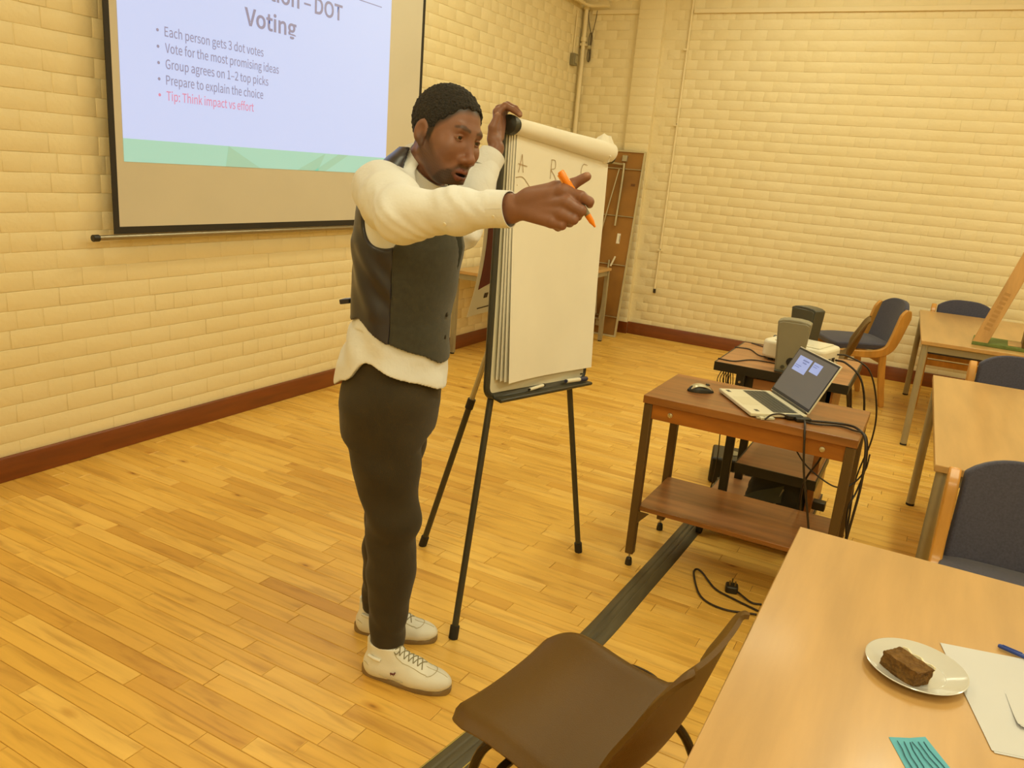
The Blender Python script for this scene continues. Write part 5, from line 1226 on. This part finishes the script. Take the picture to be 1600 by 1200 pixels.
# shoes
LEATH = mat('white_leather', 'e4e0d4', .45, .04, 12, bump=.06, bscale=300); SOLE = mat('taupe_rubber_sole', '8a7350', .6, .1); LACE = mat('khaki_lace', '8d8362', .8)
SEAM = mat('shoe_seam', 'b9ac88', .6)
def shoe(heel, toe, label):
    a, b = np.array((*heel, 0.)), np.array((*toe, 0.)); L0 = np.linalg.norm(b-a); ex = (b-a)/L0; ey = np.array([-ex[1], ex[0], 0]); k = L0/.285
    def loc(p): q = p-n3(a); return np.stack([q @ n3(ex), q @ n3(ey), p[:, 2]], 1)/k
    def upper(p):
        q = loc(p)
        d = ell(q, (.205, 0, .030), (.080, .046, .034)); d = sm(d, cap(q, (.045, 0, .040), (.16, 0, .038), .037, .042), .03)
        d = sm(d, ecap(q, (.062, 0, .05), (.070, 0, .118), (.046, .038), (.050, .037), (0, 1, 0)), .025)
        d = sm(d, cap(q, (.10, 0, .085), (.165, 0, .055), .024, .024), .025)
        d = np.maximum(d, .014-q[:, 2]); d = smx(d, -ecap(q, (.066, 0, .10), (.070, 0, .15), (.040, .028), (.044, .030), (0, 1, 0)), .004)
        return np.maximum(d, q[:, 2]-.116+.10*np.clip(q[:, 0]-.075, 0, .1))*k
    o = cloth('shoe', upper, tuple(np.minimum(a, b)-.075)[:2]+(.004,), tuple(np.maximum(a, b)+.075)[:2]+(.14,), .0026, LEATH, 1)
    W_ = lambda x, y, z: Vector(a+ex*x*k+ey*y*k+np.array([0, 0, z*k]))
    # wavy rubber sole
    out = []
    for i in range(48):
        t = 2*math.pi*i/48; c, s = math.cos(t), math.sin(t); x = .1425+.1425*math.copysign(abs(c)**.8, c); wd = (.036+.012*np.interp(x, [0, .08, .2, .285], [0, -.25, 1, .5]))*math.copysign(abs(s)**.75, s); out.append((x, wd))
    rows = [[W_(x*.985+.002, y*.95, .0) for x, y in out+out[:1]], [W_(x, y, .006) for x, y in out+out[:1]],
            [W_(x, y*1.0, .016+.009*math.sin(x*165)*np.interp(x, [0, .08, .11, .285], [1.2, .9, .3, .75])+.012*np.interp(x, [0, .04, .09], [1, .9, 0])) for x, y in out+out[:1]], [W_(x*.96+.006, y*.86, .019) for x, y in out+out[:1]]]
    q = MB().grid(rows); q.add([r for r in rows[0][:-1]], [tuple(range(48))]); pm(q, 'sole', SOLE, o, smooth=50)
    top = lambda x, y: .116-.10*max(0, x-.075)*1.05-9*y*y*.9 if x < .13 else (.098-.42*(x-.13)*.9)-9*y*y*.8
    zs = np.linspace(.14, .012, 220)
    def ztop(x, y):
        P_ = np.array([tuple(W_(x, y, z_)) for z_ in zs], np.float32); dd = upper(P_); ii = np.argmax(dd < 0); return zs[ii] if (dd < 0).any() else .03
    for i in range(6):
        x = .112+.0145*i
        for sg in (-1, 1): pm(MB().tube([W_(x+.0035*j, sg*(-.020+.010*j), ztop(x+.0035*j, sg*(-.020+.010*j))+.0012) for j in range(5)], .0017, 6), 'lace', LACE, o)
    for sg in (-1, 1): pm(MB().tube(smooth_path([W_(.108, sg*.004, ztop(.108, 0)+.002), W_(.100, sg*.016, ztop(.108, sg*.016)+.006), W_(.116, sg*.026, ztop(.116, sg*.024)+.003), W_(.124, sg*.012, ztop(.124, sg*.012)+.003)], 5), .0016, 6), 'lace', LACE, o)
    for sg in (-1, 1): pm(MB().tube([W_(x, sg*y, ztop(x, sg*y)+.0006) for x, y in ((.105, .024), (.12, .026), (.14, .028), (.16, .029), (.18, .030), (.20, .029), (.215, .028))], .0013, 5), 'seam', SEAM, o)
    pm(MB().tube([W_(.215+.023*math.cos(math.radians(a_)), .030*math.sin(math.radians(a_)), ztop(.215+.023*math.cos(math.radians(a_)), .030*math.sin(math.radians(a_)))+.0006) for a_ in range(-90, 91, 15)], .0013, 5), 'seam', SEAM, o)
    pm(MB().tube([W_(x_, 0, ztop(x_, 0)+.0005) for x_ in (.205, .22, .235, .25, .262, .272)], .0011, 5), 'seam', SEAM, o)
    for sg in (-1, 1): pm(MB().tube(smooth_path([W_(.02, sg*.036, .062), W_(.05, sg*.041, .045), (W_(.09, sg*.043, .030)), W_(.15, sg*.047, .028)], 4), .0012, 5), 'seam', SEAM, o)
    pm(MB().box(-.006, .004, -.012, .012, .07, .135, M=Matrix(((ex[0], ey[0], 0, a[0]+ex[0]*.024), (ex[1], ey[1], 0, a[1]+ex[1]*.024), (0, 0, 1, 0), (0, 0, 0, 1)))), 'heel_tab', LEATH, o, bevel=.003)
    for sg in (-1,):
        pm(MB().tube([W_(.035, sg*.041, .088), W_(.055, sg*.0425, .082), W_(.075, sg*.0415, .078)], .0055, 8), 'ankle_strap', LEATH, o)
    # little dark red emblem on the outer side
    E_ = mat('dark_red_emblem', '5e2230', .5)
    em = MB()
    for (x, z, r) in ((.112, .048, .0035), (.117, .0475, .0035), (.122, .049, .0032), (.1245, .0535, .0024), (.1115, .0435, .0016), (.120, .0435, .0016)): em.lathe([(r, 0), (r, .001), (r*.5, .0015)], 8, M=Matrix.Translation(W_(x, -.0455, z)) @ Matrix(((ex[0], 0, -ey[0], 0), (ex[1], 0, -ey[1], 0), (0, 1, 0, 0), (0, 0, 0, 1))))
    eo = pm(em, 'emblem', E_, o); eo['kind'] = 'stuff'
    return o
shoe((-1.372, 1.772), (-1.078, 1.838), '')
shoe((-1.540, 1.935), (-1.268, 2.045), '')
# orange marker in his right hand
ORG = mat('orange_marker_plastic', 'f08a12', .35, .04); GRYB = mat('grey_marker_band', '8f8a78', .4)
ma, mb_ = Vector((-.7010, 1.4815, 1.5945)), Vector((-.6261, 1.5114, 1.4917)); dm = mb_-ma
mk = thing('orange_marker', "orange marker pen held in the pointing man's right hand", 'marker', ma)
wb_(MB().tube([ma, ma+dm*.02, ma+dm*.46, ma+dm*.47], [.0055, .0072, .0072, .0066], 14), 'cap', ORG, mk)
wb_(MB().tube([ma+dm*.47, ma+dm*.78], .0062, 14), 'barrel', GRYB, mk)
wb_(MB().tube([ma+dm*.78, ma+dm*.90, ma+dm*.97, mb_], [.0064, .0055, .0026, .0018], 14), 'tip', ORG, mk)
side = dm.cross(Vector((.45, -.89, 0))).normalized()
wb_(MB().tube([ma+dm*.03+side*.0085, ma+dm*.30+side*.0085], .0016, 6), 'clip', mat('pale_orange_clip', 'f7b25a', .3), mk)
